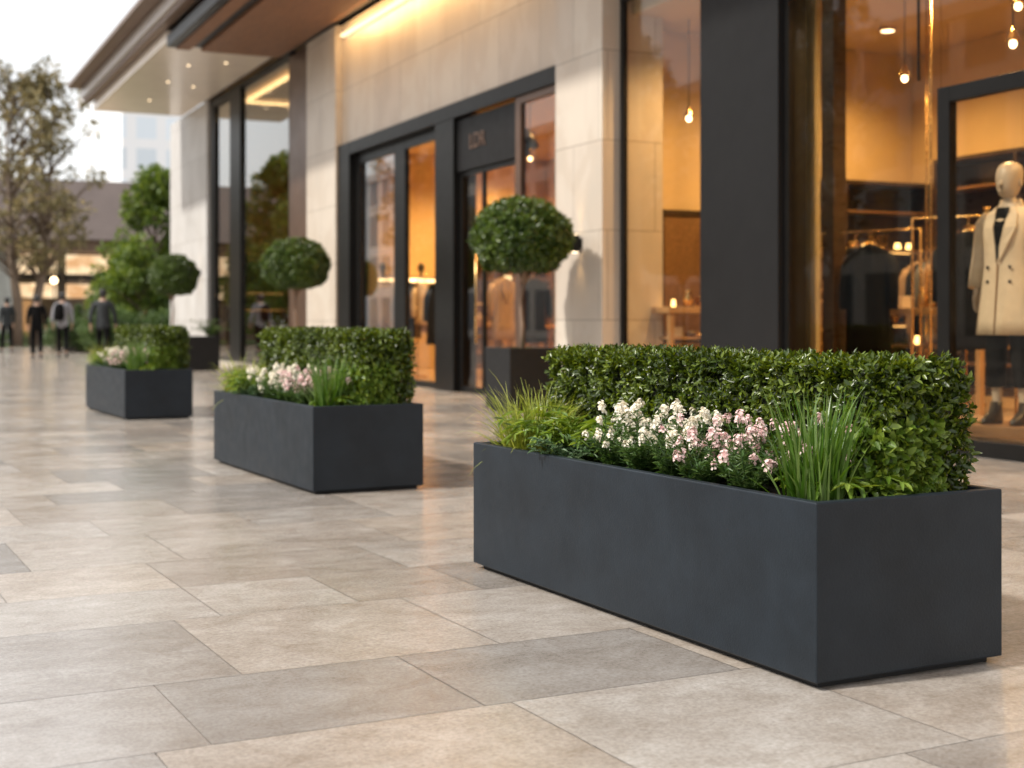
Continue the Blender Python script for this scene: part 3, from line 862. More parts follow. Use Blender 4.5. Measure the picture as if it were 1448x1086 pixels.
TOP = 6.26
bpart('pier', M['stone_pale'], [(7.5, 8.4, 33.8, 38.3, 0, 6.4)], bevel=.006)
bpart('pier', M['stone'], [(7.5, 8.3, 23.5, 25.28, 0, TOP)], bevel=.006)
bpart('pier', M['stone'], [(7.5, 8.3, 13.68, 14.85, 0, TOP)], bevel=.006)
bpart('metal_pillar', M['charcoal'], [(7.40, 7.72, 10.22, 11.5, 0, TOP)], bevel=.006)
bpart('bronze_panel', M['bronze'], [(7.56, 7.9, 25.34, 26.68, 0, TOP)], bevel=.005)
bpart('joint_strip', M['black_metal'], [(7.6, 7.8, 25.281, 25.339, 0, TOP)])
bpart('header_wall', M['stone'], [(7.62, 8.0, 14.852, 23.498, 4.12, TOP)])
bpart('upper_wall', M['stone'], [(7.5, 8.1, -10, 38.3, 7.12, 12.2)])
bpart('end_wall', M['stone_pale'], [(8.402, 16, 37.9, 38.3, 0, 12.2), (7.5, 16, -10, -9.6, 0, 7.1), (15.7, 16, -9.6, 37.9, 0, 12.2), (7.5, 8.1, -9.6, 1.9, 0, TOP)])
bpart('roof', M['roof_brown'], [(7.3, 16.2, -10.2, 38.5, 12.202, 12.5)])

# canopy
can = bpart('canopy', M['wood'], [(5.86, 7.40, -10, 26.88, TOP, 6.5)])
bpart('soffit_board', M['wood'], [(5.38, 5.64, -10, 26.88, TOP, 6.5)], can)
bpart('soffit_groove', M['black_metal'], [(5.2, 5.379, -10, 26.88, TOP + .03, 6.5), (5.641, 5.859, -10, 26.88, TOP + .07, 6.5), (7.401, 7.5, -10, 26.88, TOP + .02, 6.5)], can)
bpart('soffit_box', M['soffit'], [(5.2, 7.46, 26.9, 36.5, 6.40, 6.62)], can, bevel=.004)
bpart('fascia', M['fascia_brown'], [(4.62, 5.02, -10, 37.0, 7.0, 7.1), (5.02, 7.6, -10, 37.0, 6.98, 7.09), (5.0, 5.19, -10, 36.8, 6.63, 6.72)], can, bevel=.004)
bpart('fascia_band', M['fascia_pale'], [(4.94, 5.3, -10, 36.85, 6.721, 6.979), (5.1, 7.5, 36.5, 36.8, 6.721, 6.979)], can, bevel=.004)
for (x, y) in ((6.1, 29.2), (6.75, 28.6), (6.1, 31.4), (6.75, 31.8), (6.2, 34.2)):
    m = MB(); m.lathe(x, y, [(.03, 6.396), (.03, 6.392), (.026, 6.388)], 16)
    m.build('downlight', M['soffit_spot'], can, world=True)
m = MB(); m.box(7.525, 7.60, 15.3, 23.3, 6.02, 6.06)
m.build('light_strip', M['cove'], can, world=True)
al = bpy.data.lights.new('cove_light', 'AREA'); al.shape = 'RECTANGLE'; al.size = 8.0; al.size_y = .05; al.energy = 65; al.color = (1.0, .60, .25)
ao = bpy.data.objects.new('cove_light', al); COL.objects.link(ao)
ao.location = (7.20, 19.2, 6.14)
ao.rotation_euler = Matrix(((0, -.66, -.75), (1, 0, 0), (0, -.75, .66))).to_euler()

# glazing helper: frame bars and panes on a plane of constant x
def window(name, bars, panes, fm, gm, x0, x1, bevel=.004):
    m = MB()
    for (y0, y1, z0, z1) in bars: m.box(x0, x1, y0, y1, z0, z1)
    w = m.build(name, fm, B, world=True, bevel=bevel)
    for i, (y0, y1, z0, z1) in enumerate(panes):
        p = MB(); xm = (x0 + x1) / 2
        p.box(xm - .006, xm + .006, y0, y1, z0, z1)
        p.build('pane', gm[i] if isinstance(gm, list) else gm, w, world=True)
    return w

# near shop window with its black sill and framed display opening
bpart('window_sill', M['black_metal'], [(7.44, 7.66, 1.9, 10.218, 0, .12)], bevel=.005)
window('shop_window', [(10.16, 10.215, .121, TOP), (8.13, 8.26, .121, 2.80), (5.5, 5.62, .121, 2.80), (5.621, 8.129, 2.68, 2.80)],
       [(8.262, 10.158, .122, TOP - .01), (5.622, 8.128, .122, 2.678), (5.5, 8.26, 2.803, TOP - .01), (1.9, 5.498, .122, TOP - .01)], M['black_metal'], M['glass_near'], 7.47, 7.55)
bpart('window_joint', M['black_metal'], [(7.500, 7.52, 8.505, 8.517, 2.9, TOP)])
# window between the pillar and the stone pier
bpart('window_sill', M['black_metal'], [(7.70, 7.86, 11.502, 13.679, 0, .12)], bevel=.005)
window('shop_window', [(13.60, 13.678, .121, TOP), (11.505, 11.56, .121, TOP), (11.561, 13.599, 4.62, 4.68)],
       [(11.562, 13.598, .122, 4.618), (11.562, 13.598, 4.682, TOP - .01)], M['black_metal'], M['glass'], 7.73, 7.79)
# doorway portal
pt = window('entrance_portal', [(22.85, 23.497, 0, 4.118), (18.15, 18.86, 0, 3.9), (14.852, 14.93, 0, 3.9), (14.852, 22.849, 3.901, 4.118)],
       [], M['black_metal'], M['glass'], 7.54, 7.90, bevel=.006)
window('shop_window', [(22.65, 22.848, .0, 3.9), (20.42, 20.92, 0.0, 3.9), (20.921, 22.649, 3.72, 3.9), (20.921, 22.649, 0, .1), (18.862, 20.419, 3.72, 3.9), (18.862, 20.419, 0, .1)],
       [(20.922, 22.648, .101, 3.718), (18.863, 20.418, .101, 3.718)], M['black_metal'], [M['glass_far'], M['glass']], 7.66, 7.74)
sg = bpart('sign_panel', M['charcoal'], [(7.60, 7.72, 16.16, 18.148, 3.13, 3.86)], bevel=.004)
def text_mesh(body, size, depth):
    cu = bpy.data.curves.new('lettering', 'FONT'); cu.body = body; cu.size = size; cu.extrude = depth; cu.align_x = 'CENTER'; cu.align_y = 'CENTER'
    to = bpy.data.objects.new('lettering_curve', cu); COL.objects.link(to)
    dg = bpy.context.evaluated_depsgraph_get(); dg.update()
    me = bpy.data.meshes.new_from_object(to.evaluated_get(dg))
    bpy.data.objects.remove(to); bpy.data.curves.remove(cu)
    return me
me = text_mesh('LDR', .30, .006)
lt = link('lettering', me, M['bronze'], sg)
lt.matrix_local = Matrix(((0, 0, -1, 7.592 - 7.5), (-1, 0, 0, 17.42 - 20), (0, 1, 0, 3.50), (0, 0, 0, 1)))
dr = window('door', [(18.06, 18.145, 0, 3.128), (17.30, 17.36, 0, 3.128), (17.361, 18.059, 0, .09), (17.361, 18.059, 3.06, 3.128)],
       [(17.362, 18.058, .091, 3.058)], M['black_metal'], M['glass_dark'], 7.64, 7.69)
m = MB(); m.tube([(7.585, 17.44, .7), (7.585, 17.44, 2.0)], .014, 8); m.tube([(7.585, 17.44, .8), (7.66, 17.44, .8)], .009, 6); m.tube([(7.585, 17.44, 1.9), (7.66, 17.44, 1.9)], .009, 6)
m.build('handle', M['brass'], dr, world=True)
dr = window('door', [(16.18, 16.24, 0, 3.128), (16.241, 17.298, 0, .09), (16.241, 17.298, 3.06, 3.128)],
       [(16.242, 17.297, .091, 3.058)], M['black_metal'], M['glass'], 7.64, 7.69)
window('shop_window', [(16.0, 16.158, 0, 3.9), (14.931, 15.999, 3.8, 3.9), (14.931, 15.999, 0, .1), (14.931, 14.98, .1, 3.8)],
       [(14.982, 15.998, .101, 3.798)], M['bronze'], M['glass_dark'], 7.58, 7.66)
# far glass bay
window('shop_window', [(33.35, 33.79, 0, 6.39), (30.75, 31.75, 0, 6.39), (26.69, 26.78, 0, 6.39), (31.751, 33.349, 6.2, 6.39), (26.781, 30.749, 6.28, 6.39), (31.751, 33.349, 0, .14), (26.781, 30.749, 0, .14)],
       [(31.752, 33.348, .141, 6.199), (26.782, 30.748, .141, 6.279)], M['black_metal'], [M['glass_far'], M['glass_far']], 7.58, 7.72)
bpart('threshold', M['stone'], [(7.1, 7.56, 26.7, 33.7, 0, .09)], bevel=.01)

# shop interiors (rooms)
bpart('interior_wall', M['shopwall'], [(12.5, 12.8, 2, 14.3, .1, 4.5), (8.32, 12.8, 14.302, 14.6, .1, 4.5), (8.1, 12.8, 1.9, 1.998, .1, 4.5)])
bpart('interior_floor', M['shopfloor'], [(7.9, 12.498, 2, 14.3, .02, .118), (7.662, 7.898, 2, 10.2, .02, .118)])
bpart('interior_ceiling', M['shopceil'], [(7.9, 12.9, 2, 14.6, 4.502, 4.8)])
bpart('interior_wall', M['shopwall'], [(13.0, 13.3, 14.602, 26.2, 0, 4.4), (8.32, 13.3, 26.202, 26.5, 0, 4.4)])
bpart('interior_floor', M['shopfloor'], [(7.92, 12.998, 14.602, 26.2, .0, .05)])
bpart('interior_ceiling', M['shopceil'], [(8.02, 13.3, 14.602, 26.5, 4.402, 4.7)])
bpart('interior_wall', M['shopwall'], [(13.5, 13.8, 26.502, 37.6, 0, 6.4), (8.42, 13.8, 37.602, 37.88, 0, 6.4)])
bpart('interior_floor', M['shopfloor'], [(7.73, 13.498, 26.502, 37.6, .0, .05)])
bpart('interior_ceiling', M['shopceil'], [(7.92, 13.8, 26.502, 37.88, 6.402, 6.7)])

def spot(loc, w, col=WARM, ang=150, rad=.07):
    l = bpy.data.lights.new('ceiling_spot', 'SPOT'); l.energy = w; l.color = col; l.spot_size = R(ang); l.spot_blend = 1.0; l.shadow_soft_size = rad
    o = bpy.data.objects.new('ceiling_spot', l); COL.objects.link(o); o.location = loc
    return o
def ceiling_lamp(x, y, z, w, ang=150, label=''):
    root = empty('ceiling_downlight', (x, y, z), label, 'downlight', 0, 'round downlights in the shop ceilings')
    m = MB(); m.lathe(0, 0, [(.10, 0), (.10, -.03), (.085, -.035)], 18); m.build('ring', M['brass'], root)
    m = MB(); m.lathe(0, 0, [(.078, -.0355), (.078, -.038), (.07, -.042)], 18); m.build('lens', M['downlight'], root)
    s = spot((0, 0, -.12), w, ang=ang); s.parent = root
    return root
E1, E2, E3 = 420, 600, 190
for i, (x, y) in enumerate(((9.0, 6.2), (11.2, 7.2), (8.9, 9.2), (11.2, 10.2), (8.8, 12.6), (11.0, 13.0))):
    ceiling_lamp(x, y, 4.5, E1, label='%s recessed downlight in the ceiling of the shop with the mannequin' % ('first', 'second', 'third', 'fourth', 'fifth', 'sixth')[i])
for i, (x, y) in enumerate(((9.2, 17.2), (11.5, 18.5), (9.0, 20.8), (11.6, 21.8), (9.2, 24.4), (11.6, 24.9))):
    ceiling_lamp(x, y, 4.4, E2, label='%s recessed downlight in the ceiling behind the dark doorway' % ('first', 'second', 'third', 'fourth', 'fifth', 'sixth')[i])
for i, (x, y) in enumerate(((9.4, 29.0), (11.6, 31.0), (9.6, 33.8))):
    ceiling_lamp(x, y, 6.4, E3, label='%s recessed downlight in the tall far glass bay' % ('first', 'second', 'third')[i])

# ------------------------------------------------------------------ furniture and goods inside the shops
def pendant(loc, drop, label):
    root = empty('pendant_lamp', loc, label, 'lamp', 0, 'pendant lamps in the shops')
    m = MB(); m.tube([(0, 0, .12), (0, 0, drop)], .006, 6); m.build('cord', M['black_metal'], root)
    m = MB(); m.lathe(0, 0, [(.014, .14), (.03, .10), (.062, .03), (.066, .015), (.02, .018)], 16); m.build('shade', M['brass'], root)
    m = MB(); m.ball((0, 0, -.008), .030, .030, .036); m.build('bulb', M['bulb'], root)
    return root
pendant((9.5, 10.97, 3.47), 1.03, 'single pendant lamp hanging above the dark coat')
pendant((9.0, 9.01, 3.42), 1.08, 'lower pendant lamp near the top right corner, above the mannequin')
pendant((9.15, 9.10, 3.78), .72, 'upper pendant lamp in the top right corner')
pendant((8.60, 13.6, 3.36), 1.14, 'left pendant lamp between the stone pier and the charcoal pillar')
pendant((8.85, 13.2, 3.08), 1.42, 'lower right pendant lamp between the stone pier and the charcoal pillar')

# track spotlight and lamp in the glass beside the doorway
sp = empty('track_spotlight', (8.2, 17.17, 3.52), 'black can spotlight above a glowing bulb beside the doorway sign', 'spotlight')
m = MB(); m.tube([(-.05, .05, .12), (.0, 0, 0), (.06, -.05, -.16)], [.10, .13, .14], 16); m.build('housing', M['black_metal'], sp)
m = MB(); m.tube([(0, 0, .1), (0, 0, .88)], .014, 8); m.build('stem', M['black_metal'], sp)
pendant((8.2, 17.0, 3.24), 1.16, 'pendant bulb just under the black can spotlight beside the doorway sign')

# wall lamps on the piers
def sconce(loc, label):
    root = empty('wall_lamp', loc, label, 'wall lamp', 0, 'black wall lamps on the stone piers')
    m = MB(); m.box(-.03, 0, -.05, .05, -.06, .06); m.build('backplate', M['black_metal'], root, bevel=.004)
    m = MB(); m.box(-.13, -.031, -.045, .045, -.10, .10); m.build('housing', M['black_metal'], root, bevel=.006)
    m = MB(); m.box(-.115, -.045, -.03, .03, -.104, -.1005); m.box(-.115, -.045, -.03, .03, .1005, .104); m.build('lens', M['downlight'], root)
    for dz, rx in ((-.12, 0), (.12, PI)):
        s = spot((-.08, 0, dz), 4, ang=70, rad=.03); s.rotation_euler = (rx, 0, 0); s.parent = root
    return root
sconce((7.5, 14.20, 1.91), 'small black wall lamp on the stone pier right of the largest topiary')
sconce((7.5, 34.5, 2.22), 'small black wall lamp on the pale far pier')

# long cabinets with lit shelves
def cabinet(loc, wx, wy, h, nshelf, label, lit, items=True, mat='cabinet'):
    root = empty('display_cabinet', loc, label, 'cabinet', 0, 'dark display cabinets')
    m = MB(); t = .04
    alongx = wx > wy
    m.box(0, wx, 0, wy, 0, .10); m.box(0, wx, 0, wy, h - .05, h)
    if alongx:
        m.box(0, wx, wy - .03, wy, .101, h - .051)
        n = max(2, int(wx / 1.1))
        for i in range(n + 1): m.box(i * (wx - t) / n, i * (wx - t) / n + t, 0, wy - .031, .101, h - .051)
    else:
        m.box(wx - .03, wx, 0, wy, .101, h - .051)
        n = max(2, int(wy / 1.1))
        for i in range(n + 1): m.box(0, wx - .031, i * (wy - t) / n, i * (wy - t) / n + t, .101, h - .051)
    m.build('carcass', M[mat], root, bevel=.004)
    for k in range(nshelf):
        z = .35 + (h - .75) * k / max(1, nshelf - 1)
        m = MB()
        a = (.041, wx - .041, .02, wy - .032) if alongx else (.02, wx - .032, .041, wy - .041)
        m.box(a[0], a[1], a[2], a[3], z, z + .025)
        m.build('shelf', M['walnut'], root)
        if k in lit:
            m = MB()
            if alongx: m.box(.06, wx - .06, wy - .075, wy - .05, z - .012, z - .001)
            else: m.box(wx - .075, wx - .05, .06, wy - .06, z - .012, z - .001)
            m.build('shelf_light', M['led_soft'], root)
    return root
def goods(x, y, z, along, n, seed, where, step=.3, sc=1.0):
    """small things standing on a shelf or table: bottles, boxes, vases, bags."""
    r = random.Random(seed)
    for k in range(n):
        px = x + (k * step + r.uniform(-.05, .05) if along == 'x' else r.uniform(-.05, .05)); py = y + (k * step + r.uniform(-.05, .05) if along == 'y' else r.uniform(-.05, .05))
        t = r.choice(('bottle', 'vase', 'gift_box', 'dish', 'glint_piece'))
        m = MB(); mt = M[r.choice(('brass', 'ceramic', 'leather', 'brass', 'oak', 'brass'))]; s = sc * r.uniform(.75, 1.25)
        if t == 'bottle': m.lathe(0, 0, [(.035 * s, 0), (.038 * s, .02), (.038 * s, .11 * s), (.014 * s, .15 * s), (.012 * s, .2 * s)], 14)
        elif t == 'vase': m.lathe(0, 0, [(.03 * s, 0), (.06 * s, .06 * s), (.065 * s, .1 * s), (.03 * s, .17 * s), (.042 * s, .19 * s)], 16)
        elif t == 'gift_box': m.box(-.07 * s, .07 * s, -.06 * s, .06 * s, 0, .09 * s); m.box(-.073 * s, .073 * s, -.063 * s, .063 * s, .0905 * s, .115 * s)
        elif t == 'glint_piece': m.lathe(0, 0, [(.022 * s, 0), (.030 * s, .01), (.030 * s, .05), (.024 * s, .055), (.0235 * s, .085)], 14); mt = M['glint']  # added glowing piece, stands in for golden glints among the goods
        else: m.lathe(0, 0, [(.04 * s, 0), (.05 * s, .01), (.11 * s, .05 * s), (.105 * s, .05 * s), (.045 * s, .016)], 18)
        o = m.build(t, mt, None, bevel=.002 if t == 'gift_box' else 0)
        o.location = (px, py, z)
        tag(o, 'small display piece %s' % where, 'ornament', 'display pieces %s' % where)

cabinet((9.7, 13.85, .119), 2.75, .42, 2.66, 5, 'long dark cabinet with lit shelves along the far side wall of the mannequin shop', (1, 3))
goods(9.95, 14.02, .119 + .375 + 1.91 * .75, 'x', 14, 3, 'on the upper cabinet shelf behind the coat', .17, 1.35)
goods(9.95, 14.02, .119 + .375 + 1.91 * .5, 'x', 14, 4, 'on the middle cabinet shelf behind the coat', .17, 1.35)
goods(9.95, 14.02, .119 + .375 + 1.91 * .25, 'x', 14, 5, 'on the lower cabinet shelf behind the coat', .17, 1.35)
cabinet((12.05, 8.0, .119), .42, 5.4, 2.9, 5, 'long dark cabinet with lit shelves along the back wall behind the mannequin', (1, 3))
goods(12.2, 10.2, .119 + .375 + 2.15 * .75, 'y', 12, 6, 'on the upper shelf behind the mannequin', .24, 1.35)
goods(12.2, 10.2, .119 + .375 + 2.15 * .5, 'y', 12, 7, 'on the middle shelf behind the mannequin', .24, 1.35)

def table(loc, wx, wy, h, label, mat='oak', shelf=None):
    root = empty('display_table', loc, label, 'table', 0, 'wooden display tables')
    m = MB(); m.box(-wx / 2, wx / 2, -wy / 2, wy / 2, h - .07, h); m.build('tabletop', M[mat], root, bevel=.005)
    for sx in (-1, 1):
        for sy in (-1, 1):
            m = MB(); cx, cy = sx * (wx / 2 - .06), sy * (wy / 2 - .06); m.box(cx - .03, cx + .03, cy - .03, cy + .03, 0, h - .071); m.build('leg', M[mat], root, bevel=.004)
    if shelf:
        m = MB(); m.box(-wx / 2 + .1, wx / 2 - .1, -wy / 2 + .1, wy / 2 - .1, shelf, shelf + .03); m.build('lower_shelf', M[mat], root)
    return root
table((9.8, 11.1, .119), .75, 2.5, 1.02, 'long oak display table behind the mannequin and dark coat', shelf=.62)
goods(9.75, 10.1, 1.141, 'y', 12, 8, 'on the long oak table', .19)
goods(9.7, 10.2, .772, 'y', 10, 9, 'on the lower shelf of the long oak table', .19)
table((8.75, 13.6, .119), 1.2, .6, 1.05, 'small oak display table between the stone pier and the charcoal pillar', shelf=.68)
goods(8.35, 13.55, 1.171, 'x', 5, 10, 'on the small oak table', .2)
goods(8.40, 13.55, .832, 'x', 5, 12, 'on the lower shelf of the small oak table', .18)
# framed mirror behind the small table
mr_ = empty('wall_mirror', (9.05, 14.27, .75), 'dark framed mirror on the wall behind the small oak table', 'mirror')
m = MB(); m.box(-.45, .45, -.03, .03, .0, .06); m.box(-.45, .45, -.03, .03, 1.54, 1.60); m.box(-.45, -.39, -.03, .03, .061, 1.539); m.box(.39, .45, -.03, .03, .061, 1.539); m.build('frame', M['cabinet'], mr_)
m = MB(); m.box(-.389, .389, -.005, .02, .061, 1.539); m.build('mirror_plate', M['walnut'], mr_)

# hanging clothes
def ring(cx, cy, z, rx, ry, n=20, ph=0):
    return [(cx + rx * math.cos(2 * PI * k / n + ph), cy + ry * math.sin(2 * PI * k / n + ph), z) for k in range(n)]
def jacket(loc, rz, label, mat, length=.95, w=.24):
    """a garment on a hanger; faces local -x, shoulders along y"""
    root = empty('hanging_coat', loc, label, 'coat', rz, 'garments hanging in the shops')
    m = MB()
    rs = []
    for (z, rx, ry) in ((-length, .115, w * 1.02), (-length * .75, .11, w * .95), (-length * .5, .105, w * .88), (-.34, .11, w * .92), (-.2, .11, w * .98), (-.10, .085, w * .96), (-.05, .07, w * .90), (-.015, .055, w * .62), (.015, .05, w * .27)):
        r = ring(0, 0, z, rx, ry, 26)
        r = [(x + (.012 * math.sin(y * 55) if z < -.4 else 0), y, zz) for x, y, zz in r]
        rs.append(r)
    m.rings(rs)
    m.build('coat_body', M[mat], root)
    for s in (-1, 1):
        m = MB(); m.tube([(0, s * w * .86, -.09), (-.01, s * (w * 1.04), -.2), (-.02, s * (w * 1.14), -.42), (-.03, s * (w * 1.16), -.62)], [.05, .066, .058, .048], 12); m.build('sleeve', M[mat], root)
        m = MB(); m.add([(-.085, s * .04, .02), (-.10, s * .10, -.06), (-.118, s * .11, -.22), (-.118, s * .004, -.42), (-.112, s * .012, -.30)], [(0, 1, 2, 3, 4)] if s < 0 else [(4, 3, 2, 1, 0)])
        o = m.build('lapel', M[mat], root); q = o.modifiers.new('thick', 'SOLIDIFY'); q.thickness = .012
    m = MB(); m.tube([(0, 0, .0), (0, 0, .09), (.02, 0, .12), (.0, 0, .15), (-.02, 0, .13)], .005, 6); m.tube([(0, -w * .7, -.03), (0, 0, .03), (0, w * .7, -.03)], .01, 6); m.build('hanger', M['brass'], root)
    return root
def rail(loc, L, h, label, rz=0):
    root = empty('clothes_rail', loc, label, 'clothes rail', rz, 'brass clothes rails')
    m = MB(); m.tube([(0, -L / 2, 0), (0, -L / 2, h), (0, L / 2, h), (0, L / 2, 0)], .014, 8); m.build('rail_frame', M['brass'], root)
    m = MB(); m.box(-.2, .2, -L / 2 - .02, -L / 2 + .02, 0, .03); m.box(-.2, .2, L / 2 - .02, L / 2 + .02, 0, .03); m.build('feet', M['brass'], root)
    return root
rail((9.0, 10.9, .119), 1.1, 1.78, 'brass clothes rail carrying the long dark coat', .35)
jacket((9.0, 10.9, 1.745), .35, 'long dark open coat hanging on the brass rail left of the mannequin', 'cloth_dark', 1.25, .235)
jacket((9.15, 11.3, 1.745), 1.3, 'dark coat seen edge on behind the long open coat', 'cloth_dark', 1.15)

cu = empty('window_curtain', (8.12, 10.74, .119), 'pale olive beige pleated curtain hanging just right of the charcoal pillar', 'curtain')
m = MB(); rs = []
for z in (0, 1.3, 2.8, 4.38): rs.append([(.05 * math.sin(2 * PI * k / 60) + .028 * math.sin(k * 1.5), .15 * math.cos(2 * PI * k / 60), z) for k in range(60)])
m.rings(rs); m.build('cloth', M['curtain'], cu)
cl_ = empty('panelled_column', (8.9, 11.34, .119), 'dark walnut square column inside the shop right of the pale curtain', 'column')
m = MB(); m.box(-.08, .08, -.10, .10, .101, 4.38); m.build('shaft', M['cabinet'], cl_, bevel=.004)
m = MB(); m.box(-.095, .095, -.115, .115, 0, .10); m.build('base', M['brass'], cl_, bevel=.004)
rail((10.9, 12.0, .119), 2.2, 1.72, 'long brass clothes rail in front of the side cabinet', -.5)
for k, (o_, w_) in enumerate((('taupe', 'taupe coat at the left end of the long brass rail'), ('cloth_dark', 'black coat second on the long brass rail'), ('cloth_grey', 'grey coat in the middle of the long brass rail'), ('taupe', 'brown coat fourth on the long brass rail'), ('cloth_dark', 'black coat at the right end of the long brass rail'))):
    t = .75 - k * .38
    jacket((10.9 + t * math.sin(.5), 12.0 + t * math.cos(.5), 1.70), .9, w_, o_, .95 + .06 * (k % 3), .22)
jacket((9.0, 9.55, 1.80), .6, 'black coat hanging behind the left shoulder of the mannequin', 'cloth_dark', 1.05, .24)
rail((9.0, 9.55, .119), 1.0, 1.835, 'brass clothes rail just behind the mannequin', .6)

for x, y, d_ in ((9.75, 10.93, 'brass post from floor to ceiling right of the long dark open coat'), (8.45, 9.42, 'slim brass post from floor to ceiling just left of the black display frame')):
    bp = empty('brass_post', (x, y, .119), d_, 'post', 0, 'brass posts in the mannequin shop')
    m = MB(); m.tube([(0, 0, .02), (0, 0, 4.38)], .010, 10); m.build('rod', M['brass'], bp)
    m = MB(); m.lathe(0, 0, [(.06, 0), (.06, .012), (.02, .03)], 16); m.build('foot', M['brass'], bp)

# lit shelf unit with clothes behind the doorway
rail((9.25, 24.0, .051), 1.9, 1.78, 'brass clothes rail under the lit shelf behind the doorway', PI / 2)
jacket((9.05, 23.9, 1.70), PI / 2 + .15, 'dark suit hanging under the lit shelf behind the doorway', 'cloth_dark', 1.0)
jacket((9.45, 24.1, 1.70), PI / 2 - .2, 'taupe garment hanging right of the dark suit behind the doorway', 'taupe', .9)
jacket((9.25, 23.6, 1.70), PI / 2 - .1, 'second pale garment hanging in front of the dark suit behind the doorway', 'ceramic', .75, .2)
jacket((10.0, 20.6, 1.70), PI / 2, 'black coat hanging behind the glass door near the glowing lamp', 'cloth_dark', 1.05)
rail((10.0, 20.6, .051), 1.5, 1.78, 'brass clothes rail behind the glass door near the glowing lamp', PI / 2)
jacket((9.45, 20.6, 1.70), PI / 2 + .2, 'taupe coat hanging behind the glass door near the glowing lamp', 'taupe', 1.0)
jacket((8.65, 24.0, 1.70), PI / 2 + .1, 'pale garment hanging left of the dark suit behind the doorway', 'cream', .8)
sh = empty('lit_shelf', (9.2, 25.2, 1.86), 'glowing white shelf box above the hanging suit behind the doorway', 'shelf')
m = MB(); m.box(-1.0, 1.2, -.2, .98, -.30, -.02); m.build('shelf_box', M['ceramic'], sh, bevel=.004)
m = MB(); m.box(-1.0, 1.2, -.23, -.201, -.08, -.03); m.build('shelf_light', M['led'], sh)
for k, x in enumerate((8.95, 9.75)):
    m = MB(); m.ball((0, 0, .21), .07, .085, .10); m.lathe(0, 0, [(.09, 0), (.05, .03), (.03, .12)], 14)
    o = m.build('display_bust', M['leather'], None); o.location = (x, 25.1, 1.842)
    tag(o, ('left' if k == 0 else 'right') + ' small dark bust standing on the lit shelf', 'display bust', 'busts on the lit shelf')
cabinet((11.0, 25.7, .051), 1.9, .42, 2.7, 5, 'dark cabinet with lit shelves against the far wall behind the doorway', (2, 4), mat='walnut')
table((9.9, 21.8, .051), 1.5, .7, .95, 'oak display table with a glowing lamp behind the glass door', shelf=.4)
goods(9.35, 21.8, 1.002, 'x', 4, 13, 'on the table behind the glass door', .22)
tl = empty('table_lamp', (10.1, 21.85, 1.002), 'table lamp with a glowing tall shade on the table behind the door', 'lamp')
m = MB(); m.lathe(0, 0, [(.10, 0), (.10, .02), (.02, .04), (.02, .5)], 14); m.build('lamp_base', M['brass'], tl)
m = MB(); m.lathe(0, 0, [(.10, .50), (.07, .80), (.065, .80)], 18); m.build('lamp_shade', emit_mat('lamp_shade_glow', (1.0, .72, .38), 1.8), tl)
hb = empty('handbag', (10.36, 21.6, 1.002), 'black handbag with looped handle beside the glowing table lamp', 'bag')
m = MB(); m.rings([ring(0, 0, 0, .17, .07, 16), ring(0, 0, .12, .19, .08, 16), ring(0, 0, .26, .15, .05, 16)]); m.build('bag_body', M['leather'], hb)
m = MB(); m.tube([(-.1, 0, .25), (-.09, 0, .38), (0, 0, .43), (.09, 0, .38), (.1, 0, .25)], .009, 6); m.build('handle', M['leather'], hb)
table((11.6, 23.9, .051), 1.1, .6, .9, 'oak display table near the far cabinet behind the doorway')
jacket((8.55, 21.3, 1.62), .2, 'dark coat hanging just inside the left window of the doorway', 'cloth_dark', 1.0)
rail((8.55, 21.3, .051), 1.2, 1.655, 'brass clothes rail just inside the left window of the doorway', .2)
cu = empty('drawn_curtain', (8.9, 16.0, .051), 'dark brown full height curtain standing inside the right of the doorway', 'curtain')
m = MB(); rs = []
for z in (0, 1.2, 2.6, 3.6): rs.append([(.35 * math.cos(2 * PI * k / 48) * (1 + .12 * math.sin(k * 2.4)), .22 * math.sin(2 * PI * k / 48) * (1 + .25 * math.sin(k * 2.4)), z) for k in range(48)])
m.rings(rs); m.build('cloth', M['cabinet'], cu)

# far bay: strings of globe lamps, a table and dim furniture
r = random.Random(5)
for k, (x, y, z) in enumerate(((9.1, 29.3, 2.9), (9.0, 30.4, 1.55), (9.6, 29.6, 2.2), (10.3, 32.2, 1.9), (8.7, 28.6, 1.75), (9.4, 31.3, 1.2), (8.5, 27.9, 2.1), (10.8, 33.0, 2.6), (9.9, 30.8, 2.05), (8.9, 28.2, 1.35), (10.2, 31.3, 1.5), (9.3, 29.0, 1.6))):
    g = empty('globe_lamp', (x, y, z), 'small round glowing globe lamp hanging in the tall far glass bay', 'lamp', 0, 'globe lamps hanging in the far glass bay')
    m = MB(); m.tube([(0, 0, .06), (0, 0, 6.4 - z)], .005, 5); m.build('cord', M['black_metal'], g)
    m = MB(); m.ball((0, 0, 0), .06, .06, .06, 12, 8); m.build('bulb', M['downlight'], g)
table((9.6, 30.4, .051), 2.2, 1.0, .8, 'low oak table under the globe lamps of the far glass bay', 'walnut')
cabinet((9.2, 36.9, .051), 3.6, .5, 2.6, 5, 'dark cabinet at the back of the far glass bay', (2, 3), mat='walnut')
cl = empty('linear_light', (9.2, 33.0, 6.3), 'L shaped warm linear ceiling light in the tall far glass bay', 'ceiling light')
m = MB(); m.box(-1.0, 2.2, -.06, .06, 0, .05); m.box(-1.0, -.88, -4.5, -.061, 0, .05); m.build('diffuser', M['led'], cl)

